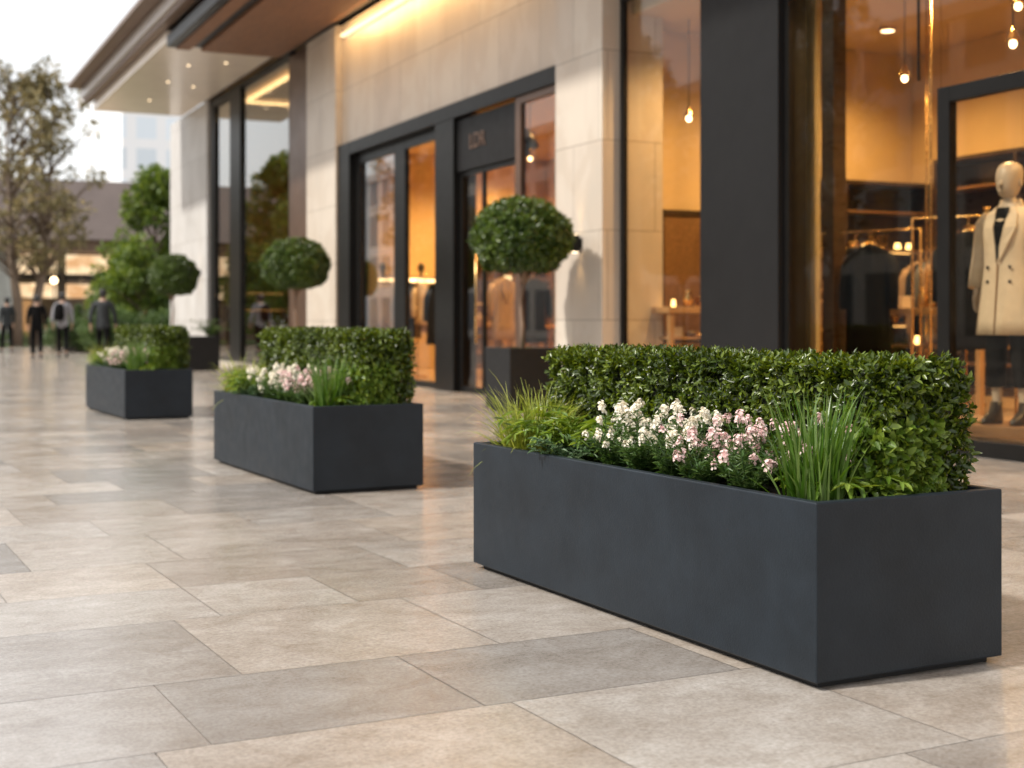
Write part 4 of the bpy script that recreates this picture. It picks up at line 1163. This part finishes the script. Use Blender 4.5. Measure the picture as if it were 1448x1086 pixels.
# ------------------------------------------------------------------ skinned figures
def skin_mesh(joints, edges, subdiv=1):
    me = bpy.data.meshes.new('skel')
    me.from_pydata([j[0] for j in joints], edges, [])
    o = bpy.data.objects.new('skel', me); COL.objects.link(o)
    o.modifiers.new('skin', 'SKIN').use_smooth_shade = True
    sk = me.skin_vertices[0].data
    for i, j in enumerate(joints):
        rr = j[1]
        sk[i].radius = rr if isinstance(rr, tuple) else (rr, rr)
        sk[i].use_root = (i == 0)
    s = o.modifiers.new('sub', 'SUBSURF'); s.levels = subdiv; s.render_levels = subdiv
    dg = bpy.context.evaluated_depsgraph_get(); dg.update()
    out = bpy.data.meshes.new_from_object(o.evaluated_get(dg))
    bpy.data.objects.remove(o); bpy.data.meshes.remove(me)
    return out

def add_to(me, mb):
    bm = bmesh.new(); bm.from_mesh(me)
    vs = [bm.verts.new(v) for v in mb.v]
    for f in mb.f:
        fc = bm.faces.new([vs[i] for i in f]); fc.smooth = True
    bm.to_mesh(me); bm.free()
    return me

def hand_chains(J, E, wi, wrist, d, side, fwd, s=1.0):
    """palm, five bent fingers of different length and a thumb, hanging along d"""
    wrist, d, side, fwd = Vector(wrist), Vector(d).normalized(), Vector(side).normalized(), Vector(fwd).normalized()
    pi_ = len(J); J.append((wrist + d * .05 * s, (.030 * s, .016 * s))); E.append((wi, pi_))
    for k, (off, ln) in enumerate(((-.027, .068), (-.009, .078), (.009, .073), (.027, .056))):
        b = wrist + d * .085 * s + fwd * off * s
        i0 = len(J); J.append((b, .0095 * s)); E.append((pi_, i0))
        J.append((b + d * ln * .55 * s + side * -.008 * s, .0085 * s)); E.append((i0, i0 + 1))
        J.append((b + d * ln * .95 * s + side * -.022 * s, .007 * s)); E.append((i0 + 1, i0 + 2))
    i0 = len(J)
    J.append((wrist + d * .04 * s + fwd * -.036 * s, .011 * s)); E.append((pi_, i0))
    J.append((wrist + d * .08 * s + fwd * -.05 * s + side * -.012 * s, .009 * s)); E.append((i0, i0 + 1))

def person(loc, rz, label, top, trousers, H=1.75, stride=.16, backpack=False, hair='hair', armbend=.1, wide=1.0):
    root = empty('person', (loc[0], loc[1], 0), label, 'person', rz, 'people walking on the plaza')
    k = H / 1.75
    def V(x, y, z): return (x * k, y * k, z * k)
    fs = (stride, -stride * .8)          # foot forward offsets, left and right
    J = [(V(0, 0, .95), (.105 * k, .08 * k)), (V(0, .01, 1.12), (.11 * k, .08 * k)), (V(0, 0, 1.32), (.135 * k * wide, .085 * k)), (V(0, -.005, 1.45), (.08 * k, .07 * k)), (V(0, .01, 1.53), .052 * k),
         (V(0, .02, 1.60), (.072 * k, .082 * k)), (V(0, .02, 1.68), (.074 * k, .088 * k)), (V(0, .01, 1.735), (.045 * k, .055 * k))]
    E = [(0, 1), (1, 2), (2, 3), (3, 4), (4, 5), (5, 6), (6, 7)]
    for si, s in enumerate((-1, 1)):
        a = len(J); sw = -fs[si]
        sh = V(s * .175 * wide, 0, 1.41); el = V(s * .235 * wide, sw * .5 - .02, 1.13); wr = V(s * .235 * wide, sw * .9 + armbend * .4, .89)
        J += [(sh, .058 * k), (el, .042 * k), (wr, .027 * k)]
        E += [(3, a), (a, a + 1), (a + 1, a + 2)]
        hand_chains(J, E, a + 2, wr, (0, .15, -1), (s, 0, 0), (0, -1, 0), k)
        a = len(J)
        hip = V(s * .09, 0, .90); kn = V(s * .10, fs[si] * .55 + .03, .50); an = V(s * .10, fs[si], .09 + (.05 if fs[si] < 0 else 0))
        J += [(hip, .07 * k), (kn, .05 * k), (an, .036 * k), (V(s * .11, fs[si] + .08, .045), (.04 * k, .028 * k)), (V(s * .115, fs[si] + .15, .03), (.036 * k, .02 * k))]
        E += [(0, a), (a, a + 1), (a + 1, a + 2), (a + 2, a + 3), (a + 3, a + 4)]
    me = skin_mesh(J, E)
    f = MB()
    f.ball(V(0, .115, 1.63), .012 * k, .02 * k, .02 * k, 8, 6)
    for s in (-1, 1):
        f.ball(V(s * .078, .015, 1.635), .012 * k, .02 * k, .03 * k, 8, 6); f.ball(V(s * .032, .098, 1.655), .011 * k, .008 * k, .008 * k, 8, 6)
    f.ball(V(0, .104, 1.585), .022 * k, .008 * k, .007 * k, 8, 6)
    link('body', add_to(me, f), M['skin'], root)
    # clothes: jacket with sleeves, trousers, shoes; hair
    J2 = [(V(0, 0, .78), (.175 * k * wide, .135 * k)), (V(0, 0, .92), (.172 * k * wide, .13 * k)), (V(0, .01, 1.12), (.15 * k * wide, .11 * k)), (V(0, 0, 1.32), (.17 * k * wide, .12 * k)), (V(0, -.005, 1.46), (.09 * k, .08 * k))]
    E2_ = [(0, 1), (1, 2), (2, 3), (3, 4)]
    for si, s in enumerate((-1, 1)):
        a = len(J2); sw = -fs[si]
        J2 += [(V(s * .18 * wide, 0, 1.41), .072 * k), (V(s * .238 * wide, sw * .5 - .02, 1.13), .058 * k), (V(s * .236 * wide, sw * .85 + armbend * .35, .93), .045 * k)]
        E2_ += [(4, a), (a, a + 1), (a + 1, a + 2)]
    link('jacket', skin_mesh(J2, E2_), M[top], root)
    J3 = [(V(0, 0, 1.02), (.135 * k, .11 * k)), (V(0, 0, .93), (.15 * k, .12 * k))]; E3_ = [(0, 1)]
    for si, s in enumerate((-1, 1)):
        a = len(J3)
        J3 += [(V(s * .09, 0, .88), .098 * k), (V(s * .10, fs[si] * .55 + .03, .50), .073 * k), (V(s * .10, fs[si] - .01, .12 + (.05 if fs[si] < 0 else 0)), .062 * k)]
        E3_ += [(1, a), (a, a + 1), (a + 1, a + 2)]
    link('trousers', skin_mesh(J3, E3_), M[trousers], root)
    for si, s in enumerate((-1, 1)):
        dz = .035 if fs[si] < 0 else 0
        m = MB(); x, y = s * .108, fs[si]
        m.rings([[(p[0] * k, p[1] * k, p[2] * k) for p in ring(x, y + .05, z + dz, rx, ry, 16)] for z, rx, ry in ((0, .048, .135), (.03, .052, .14), (.06, .047, .12), (.10, .042, .065))])
        m.build('shoe', M['leather'], root)
    m = MB(); m.ball(V(0, -.008, 1.685), .092 * k, .10 * k, .088 * k, 16, 10); m.ball(V(0, -.035, 1.63), .082 * k, .07 * k, .075 * k, 14, 8); m.build('hair', M[hair], root)
    if backpack:
        m = MB(); m.rings([[(p[0] * k, p[1] * k, p[2] * k) for p in ring(-.07, -.19, z, rx, ry, 18)] for z, rx, ry in ((1.0, .11, .07), (1.08, .14, .10), (1.3, .14, .10), (1.43, .11, .07), (1.47, .06, .04))])
        m.tube([V(-.15, -.1, 1.42), V(-.15, .06, 1.46), V(-.15, .13, 1.3), V(-.14, -.08, 1.05)], .018, 6)
        m.build('backpack', M['cloth_dark'], root)
    return root
person((4.02, 47.0), .15, 'person in dark clothes walking at the left edge of the picture', 'cloth_slate', 'cloth_dark', 1.78, .2)
person((4.06, 38.7), -.1, 'person all in black walking away, second from the left', 'cloth_dark', 'cloth_dark', 1.70, .12)
person((4.86, 39.9), -.2, 'person in a light grey top with a black backpack', 'cloth_light', 'cloth_dark', 1.80, .16, backpack=True)
person((4.98, 33.4), -.35, 'broad person in a slate grey jacket walking away behind the farthest planter', 'cloth_slate', 'cloth_dark', 1.76, .14, wide=1.12)

# ------------------------------------------------------------------ mannequin in the window
def mannequin():
    root = empty('mannequin', (7.93, 7.97, .215), 'headed shop mannequin in a cream double-breasted coat standing in the window', 'mannequin', R(194), None)
    # local frame: faces +x, y to its left
    J = [((0, 0, 1.02), (.11, .14)), ((0, 0, 1.22), (.09, .115)), ((.01, 0, 1.46), (.105, .15)), ((-.005, 0, 1.62), (.075, .09)), ((.0, 0, 1.70), .052), ((.012, 0, 1.77), .054)]
    E = [(0, 1), (1, 2), (2, 3), (3, 4), (4, 5)]
    for s in (-1, 1):
        a = len(J)
        J += [((0, s * .18, 1.585), .058), ((-.01, s * .245, 1.28), .045), ((.05, s * .255, 1.02), .028)]
        E += [(3, a), (a, a + 1), (a + 1, a + 2)]
        hand_chains(J, E, a + 2, (.05, s * .255, 1.02), (.12, 0, -1), (0, s, 0), (-1, 0, 0), 1.05)
        a = len(J)
        J += [((0, s * .09, .98), .09), ((.015, s * .105, .54), .058), ((-.01, s * .115, .12), .036), ((.06, s * .125, .05), (.034, .03)), ((.14, s * .13, .03), (.03, .02))]
        E += [(0, a), (a, a + 1), (a + 1, a + 2), (a + 2, a + 3), (a + 3, a + 4)]
    me = skin_mesh(J, E, 2)
    # head: smooth egg with brow, nose, lips and ears
    h = MB(); rs = []
    for (z, cx, rx, ry) in ((1.735, .03, .035, .04), (1.755, .028, .075, .06), (1.79, .022, .100, .074), (1.83, .016, .112, .084), (1.87, .010, .120, .091), (1.91, .004, .122, .094), (1.95, -.002, .115, .090), (1.98, -.006, .095, .076), (2.0, -.008, .065, .054), (2.012, -.01, .025, .02)):
        rs.append(ring(cx, 0, z, rx, ry, 24))
    h.rings(rs)
    h.tube([(.112, 0, 1.875), (.128, 0, 1.845), (.146, 0, 1.818), (.12, 0, 1.808)], [.010, .013, .016, .010], 10)
    h.ball((.116, 0, 1.782), .014, .026, .009, 12, 8)
    for s in (-1, 1):
        h.ball((.0, s * .092, 1.845), .022, .010, .034, 12, 8)
    link('body', add_to(me, h), M['mannequin'], root)
    # coat
    m = MB(); rs = []
    n = 40
    for (z, rx, ry, cx) in ((.685, .205, .262, 0), (.80, .195, .252, 0), (.95, .182, .238, 0), (1.10, .168, .218, 0), (1.22, .158, .200, .0), (1.34, .160, .203, .0), (1.46, .165, .212, .0), (1.56, .145, .215, -.005), (1.61, .115, .195, -.01), (1.645, .085, .145, -.015), (1.675, .072, .095, -.02)):
        q = []
        for k in range(n):
            a = 2 * PI * k / n
            fold = .010 * math.sin(a * 7 + 1) * max(0, (1.1 - z)) / .4
            q.append((cx + (rx + fold) * math.cos(a), (ry + fold) * math.sin(a), z))
        rs.append(q)
    m.rings(rs, cap=False)
    ct = m.build('coat', M['cream'], root); q = ct.modifiers.new('thick', 'SOLIDIFY'); q.thickness = .012
    for s in (-1, 1):
        m = MB(); m.tube([(-.005, s * .165, 1.60), (-.005, s * .215, 1.53), (-.015, s * .255, 1.30), (.02, s * .268, 1.14), (.045, s * .268, 1.05)], [.062, .080, .068, .060, .056], 18)
        m.build('sleeve', M['cream'], root)
        # lapel: notch collar leaf lying on the chest
        m = MB()
        pts = [(.055, s * .075, 1.665), (.10, s * .125, 1.60), (.140, s * .135, 1.50), (.168, s * .098, 1.40), (.172, s * .012, 1.235), (.172, s * .018, 1.36), (.160, s * .045, 1.50), (.10, s * .06, 1.61)]
        m.add(pts, [(0, 1, 7), (1, 2, 6, 7), (2, 3, 5, 6), (3, 4, 5)] if s > 0 else [(7, 1, 0), (7, 6, 2, 1), (6, 5, 3, 2), (5, 4, 3)])
        lp = m.build('lapel', M['cream'], root); q = lp.modifiers.new('thick', 'SOLIDIFY'); q.thickness = .016; q.offset = 0
        for z in (1.20, 1.09):
            a = R(20) * s
            m = MB(); m.ball((.166 * math.cos(a) + .004, .22 * math.sin(a) * 1.25, z), .007, .014, .014, 10, 8); m.build('button', M['leather'], root)
    # collar standing at the nape, dark shirt in the opening, front edge
    m = MB(); rs = [[(-.02 + rx * math.cos(a), ry * math.sin(a), z) for a in [R(70) + R(220) * k / 14 for k in range(15)]] for z, rx, ry in ((1.64, .092, .12), (1.70, .080, .090), (1.725, .075, .082))]
    m.rings(rs, closed=False, cap=False)
    co = m.build('collar', M['cream'], root); q = co.modifiers.new('thick', 'SOLIDIFY'); q.thickness = .012
    m = MB(); m.add([(.088, -.055, 1.655), (.088, .055, 1.655), (.158, .04, 1.50), (.171, .006, 1.26), (.171, -.006, 1.26), (.158, -.04, 1.50)], [(0, 1, 2, 5), (5, 2, 3, 4)])
    sh_ = m.build('shirt', M['cloth_dark'], root); q = sh_.modifiers.new('thick', 'SOLIDIFY'); q.thickness = .006
    m = MB(); m.tube([(.172, -.004, 1.235), (.180, -.004, 1.08), (.194, -.004, .93), (.216, -.004, .69)], .006, 6); m.build('front_edge', M['taupe'], root)
    for s in (-1, 1):
        m = MB(); m.tube([(0, s * .085, 1.0), (.01, s * .10, .72), (.018, s * .107, .52), (.005, s * .112, .285)], [.10, .092, .080, .066], 16); m.build('trouser_leg', M['cloth_dark'], root)
        m = MB(); m.rings([ring(cx, s * .122, z, rx, ry, 18) for z, cx, rx, ry in ((0.0, .05, .135, .044), (.03, .05, .14, .047), (.06, .03, .11, .046), (.10, .0, .062, .045), (.17, -.008, .048, .044))]); m.build('boot', M['leather'], root)
    return root
mannequin()
st = empty('display_plinth', (7.93, 7.97, .119), 'low dark wooden plinth under the mannequin', 'plinth', R(10))
m = MB(); m.box(-.26, .34, -.36, .36, 0, .095); m.build('plinth_block', M['walnut'], st, bevel=.008)
ps = empty('support_pole', (8.02, 8.0, .2145), 'thin brass support pole rising behind the mannequin legs', 'pole')
m = MB(); m.tube([(0, 0, 0), (0, 0, .78)], .011, 8); m.build('rod', M['brass'], ps)
m = MB(); m.lathe(0, 0, [(.05, 0), (.05, .008), (.014, .012)], 14); m.build('foot', M['brass'], ps)

# ------------------------------------------------------------------ background: trees, shrubs, buildings
def tree_leaves(clumps, per, L, W):
    Ps = []; Ds = []
    for (c, r) in clumps:
        n = int(per * (r ** 2))
        d = nrm(rng.normal(0, 1, (n, 3)))
        rr = rng.uniform(.35, 1.0, n) ** .6
        Ps.append(np.array(c) + d * (rr * r)[:, None] * np.array([1, 1, .8])); Ds.append(d * .7 + rng.normal(0, .6, (n, 3)))
    P = np.concatenate(Ps); D = np.concatenate(Ds); n = len(P)
    return leaves(P, D, rng.normal(0, .5, (n, 3)) + np.array([0, 0, .8]), L * rng.uniform(.6, 1.2, n), W * rng.uniform(.7, 1.2, n), fold=.1, bend=rng.uniform(0, .4, (n, 1)))

def make_tree(loc, label, H, crown_r, trunk_h, mat, bark, n_cl, per, L, W, seed, multi=1, shape='round', group='trees on and around the plaza', cat='tree', cl=(.20, .36)):
    r = random.Random(seed)
    root = empty('broadleaf_tree', loc, label, cat, 0, group)
    m = MB(); clumps = []
    for s in range(multi):
        ox, oy = (0, 0) if multi == 1 else (r.uniform(-.5, .5), r.uniform(-.3, .3))
        topx, topy = ox * 1.6 + r.uniform(-.2, .2), oy * 1.6
        m.tube([(ox, oy, -.05), (ox + r.uniform(-.1, .1), oy, trunk_h * .5), (topx, topy, trunk_h), (topx * 1.4, topy * 1.3, H * .82)], [.20 * H / 9, .15 * H / 9, .11 * H / 9, .03], 9)
        for k in range(n_cl // multi):
            t = r.random()
            z = trunk_h * .95 + (H - trunk_h) * t
            prof = math.sin(PI * min(1, .18 + .82 * t)) ** .7 if shape == 'round' else (1 - t) ** .75 + .12
            a = r.uniform(0, 2 * PI); q = crown_r * prof * math.sqrt(r.uniform(.15, 1))
            c = (topx + q * math.cos(a), topy + q * math.sin(a), z)
            rad = crown_r * r.uniform(*cl)
            clumps.append((c, rad))
            zb = max(trunk_h * .75, z - q * .9 - .3)
            m.tube([(topx * (zb / trunk_h if zb < trunk_h else 1), topy, zb), (topx + q * .5 * math.cos(a), topy + q * .5 * math.sin(a), (zb + z) / 2 + .1), c], [.05 * H / 9, .032 * H / 9, .012], 6)
    m.build('trunk', M[bark], root)
    V, Q = tree_leaves(clumps, per, L, W)
    link('crown', np_mesh('crown', V, Q), M[mat], root)
    return root
T1 = make_tree((5.45, 56.5, .1), 'thin olive-brown broadleaf tree at the left edge of the picture', 11.2, 2.35, 3.4, 'tree_olive', 'bark', 100, 290, .23, .11, 3, multi=2, cl=(.11, .27))
T2 = make_tree((8.6, 45.6, 0), 'bright green tree beside the pale stone pier', 5.7, 1.75, 1.1, 'tree_green', 'bark', 52, 900, .19, .10, 8, shape='cone')
t3 = make_tree((7.75, 48.3, 0), 'lower bright green tree left of the taller green tree', 4.1, 1.15, .9, 'tree_green', 'bark', 30, 1000, .17, .09, 12)

def shrub_row(name, loc, sx, sy, sz, label, n, mat='shrub', group='shrubs by the lawn'):
    root = empty(name, loc, label, 'shrub', TILT, group)
    cl = []
    for k in range(int(8 * sx) + 4):
        cl.append(((rnd.uniform(-sx / 2, sx / 2), rnd.uniform(-sy / 2, sy / 2), sz * rnd.uniform(.35, .75)), sz * rnd.uniform(.28, .45)))
    V, Q = tree_leaves(cl, n, .10, .05)
    link('foliage', np_mesh('shrub', V, Q), M[mat], root)
    m = MB()
    m.tube([(-sx / 2, 0, .06), (sx / 2, 0, .06)], .02, 5)
    for c, rr in cl: m.tube([(c[0], 0, .06), (c[0], c[1], .15), c], [.02, .015, .01], 5)
    m.build('stems', M['bark'], root)
    return root
shrub_row('garden_shrub', (7.6, 43.6, 0), 3.0, 1.0, 1.45, 'low rounded shrub mass under the bright green trees', 1300)
shrub_row('garden_shrub', (6.0, 46.6, 0), 1.6, .9, 1.2, 'small low shrub left of the shrub mass, behind the broad person', 1300)
shrub_row('garden_shrub', (5.4, 60.2, .08), 3.5, .8, .55, 'very low shrub along the lawn behind the walking people', 1500)
# round pot with conical shrub
rp = empty('round_pot', (6.32, 47.6, 0), 'dark round pot between the person with a backpack and the broad person', 'plant pot', 0)
m = MB(); m.lathe(0, 0, [(.34, 0), (.36, .05), (.42, .62), (.42, .66), (.38, .66), (.37, .58)], 26); m.build('body', M['pot_black'], rp)
ps2 = empty('potted_shrub', (6.32, 47.6, .56), 'conical shrub growing in the dark round pot', 'shrub', 0)
V, Q = tree_leaves([((rnd.uniform(-.22, .22) * (1 - t), rnd.uniform(-.22, .22) * (1 - t), .1 + .85 * t), .30 * (1.05 - t * .7)) for t in [i / 17 for i in range(18)]], 2600, .085, .04)
link('foliage', np_mesh('cone_shrub', V, Q), M['shrub'], ps2)
m = MB(); m.tube([(0, 0, 0), (0, 0, .8)], [.03, .01], 6); m.build('stem', M['bark'], ps2)

leafy('pot_filler_plant', (6.36, 28.35, .66), 'small leafy plant growing beside the trunk in the farthest black pot', M['shrub'], 24, .42, .09, .035, .12, None, .5, 7)
for k, (x, y, z, d_) in enumerate(((7.2, 62.0, 2.55, 'leftmost'), (9.4, 62.4, 2.9, 'middle'), (10.6, 62.0, 2.3, 'rightmost'))):
    g = empty('garden_lamp', (x, y, .1), d_ + ' of the round garden lamps on slim posts before the glowing pavilion', 'lamp', 0, 'round garden lamps by the lawn')
    m = MB(); m.tube([(0, 0, 0), (0, 0, z)], .03, 6); m.build('post', M['black_metal'], g)
    m = MB(); m.ball((0, 0, z + .13), .14, .14, .14, 12, 8); m.build('globe', M['downlight'], g)

# low pavilion with a heavy brown roof and lit shop windows
pv = empty('shop_pavilion', (10, 66, 0), 'low pavilion with a heavy taupe roof and glowing shop windows beyond the lawn', 'building')
def pvp(name, mat, boxes, parent=None, bevel=0):
    m = MB()
    for b in boxes: m.box(*b)
    return m.build(name, mat, parent or pv, world=True, bevel=bevel)
m = MB(); m.add([(-3, 65.2, 4.75), (30, 65.2, 4.75), (30, 66.4, 7.55), (-3, 66.4, 7.55), (-3, 80, 4.75), (30, 80, 4.75), (30, 80, 7.55), (-3, 80, 7.55)], [(0, 1, 2, 3), (3, 2, 6, 7), (0, 3, 7, 4), (1, 5, 6, 2), (4, 7, 6, 5), (0, 4, 5, 1)])
m.build('roof', M['roof_brown'], pv, world=True)
pvp('beam', M['fascia_brown'], [(-2.8, 29.8, 65.5, 79, 4.2, 4.748)])
pvp('wall', M['stone_pale'], [(-2.8, 29.8, 78.4, 78.8, 0, 4.2), (-2.8, -2.4, 66, 78.4, 0, 4.2), (29.4, 29.8, 66, 78.4, 0, 4.2), (4.6, 5.9, 66, 66.3, 0, 4.2)])
pvp('floor', M['shopfloor'], [(-2.4, 29.4, 66, 78.4, 0, .06)])
for i, (x0, x1) in enumerate(((-2.4, 1.0), (1.1, 4.5), (6.0, 8.0), (8.1, 10.9), (11.0, 14.0), (14.1, 18.0), (18.1, 23), (23.1, 29.3))):
    w = pvp('shop_window', M['black_metal'], [(x0, x0 + .09, 66, 66.12, .061, 4.199), (x1 - .09, x1, 66, 66.12, .061, 4.199), (x0 + .091, x1 - .091, 66, 66.12, 2.95, 3.12)])
    pvp('pane', M['glass'], [(x0 + .092, x1 - .092, 66.04, 66.06, .07, 2.949), (x0 + .092, x1 - .092, 66.04, 66.06, 3.121, 4.198)], w)
    pvp('light_band', M['litband'], [(x0 + .15, x1 - .15, 66.5, 66.8, 3.22, 4.1)], w)
    pvp('light_band', M['litband'], [(x0 + .15, x1 - .15, 66.5, 66.8, 2.10, 2.75)], w)
    if i in (2, 4, 6): pvp('lit_display', M['litwall'], [(x0 + .2, x0 + 1.1, 67.5, 67.8, .3, 2.0)], w)
# warm bollard light by the trunk and a small spot through the trees
# pale tower far behind
tw = empty('office_tower', (33, 165, 0), 'pale high-rise block with rows of windows far behind the pavilion', 'building')
m = MB(); m.box(-8.2, 26, -12, 20, 0, 28.5); m.build('wall', M['tower'], tw)
m = MB(); m.box(-8.6, 26.4, -12.4, 20.4, 28.501, 29.3); m.build('roof', M['fascia_pale'], tw)
# the street side across the plaza, which the shop glass reflects
ob = empty('office_block', (-24, 42, 0), 'pale office block across the plaza, mirrored in the shop glass', 'building')
m = MB(); m.box(-8, 0, -34, 90, 0, 13); m.build('wall', M['office'], ob)
m = MB(); m.box(-8.3, .3, -34.3, 90.3, 13.001, 13.6); m.build('roof', M['fascia_pale'], ob)
for i, (x, y, rz, s) in enumerate(((-0.6, 57.5, .4, 1.35), (0.9, 50.0, 2.2, .9))):
    c = copy_to(T2, (x, y, 0), ('larger' if i == 0 else 'smaller') + ' green tree mirrored in the tall far glass bay', rz); c.scale = (s, s, s)
for i, (x, y, rz, s) in enumerate(((-10.5, 33, 0.5, 1.0), (-11.5, 47, 1.9, 1.1), (-9.5, 64, 3.0, 1.05), (-12, 22, 4.0, .95))):
    c = copy_to(T1, (x, y, 0), 'olive broadleaf tree across the plaza, mirrored in the shop glass', rz); c.scale = (s, s, s)

# ------------------------------------------------------------------ light, sky, camera
SUN_EL, SUN_AZ = R(47), R(-86)      # azimuth measured clockwise from +y
sd = Vector((math.sin(SUN_AZ) * math.cos(SUN_EL), math.cos(SUN_AZ) * math.cos(SUN_EL), math.sin(SUN_EL)))
w = bpy.data.worlds.new('World'); scene.world = w; w.use_nodes = True
nt = w.node_tree; nt.nodes.clear()
o = nt.nodes.new('ShaderNodeOutputWorld'); bg = nt.nodes.new('ShaderNodeBackground'); sky = nt.nodes.new('ShaderNodeTexSky')
sky.sky_type = 'NISHITA'; sky.sun_disc = False; sky.sun_elevation = SUN_EL; sky.sun_rotation = SUN_AZ
sky.air_density = 1.0; sky.dust_density = 5.0; sky.ozone_density = 1.0
bg.inputs['Strength'].default_value = 0.15
veil = nt.nodes.new('ShaderNodeMixRGB'); veil.inputs['Fac'].default_value = 0.72; veil.inputs['Color2'].default_value = (7.2, 7.2, 7.15, 1)   # thin bright cloud over the whole sky
nt.links.new(sky.outputs[0], veil.inputs['Color1']); nt.links.new(veil.outputs[0], bg.inputs['Color']); nt.links.new(bg.outputs[0], o.inputs['Surface'])
sl = bpy.data.lights.new('sun', 'SUN'); sl.energy = 3.3; sl.angle = R(3); sl.color = (1.0, .95, .87)
so = bpy.data.objects.new('sun', sl); COL.objects.link(so)
so.rotation_euler = (-sd).to_track_quat('-Z', 'Y').to_euler(); so.location = sd * 60

cam = bpy.data.cameras.new('camera'); co = bpy.data.objects.new('camera', cam); COL.objects.link(co)
co.location = (0, 0, 1.0); co.rotation_euler = (PI / 2, 0, R(-25))
cam.sensor_width = 36; cam.lens = 1950 / 1448 * 36; cam.shift_y = -88 / 1448
cam.clip_end = 1500; cam.clip_start = .05
cam.dof.use_dof = True; cam.dof.focus_distance = 4.4; cam.dof.aperture_fstop = 2.6; cam.dof.aperture_blades = 0
scene.camera = co

vs_ = scene.view_settings
vs_.view_transform = 'Standard'; vs_.look = 'None'; vs_.gamma = 1.0; vs_.exposure = 0.48
c = scene.cycles
c.use_denoising = True
c.max_bounces = 8; c.diffuse_bounces = 4; c.glossy_bounces = 4; c.transparent_max_bounces = 24; c.transmission_bounces = 4
c.caustics_reflective = False; c.caustics_refractive = False
c.sample_clamp_indirect = 6.0; c.sample_clamp_direct = 0
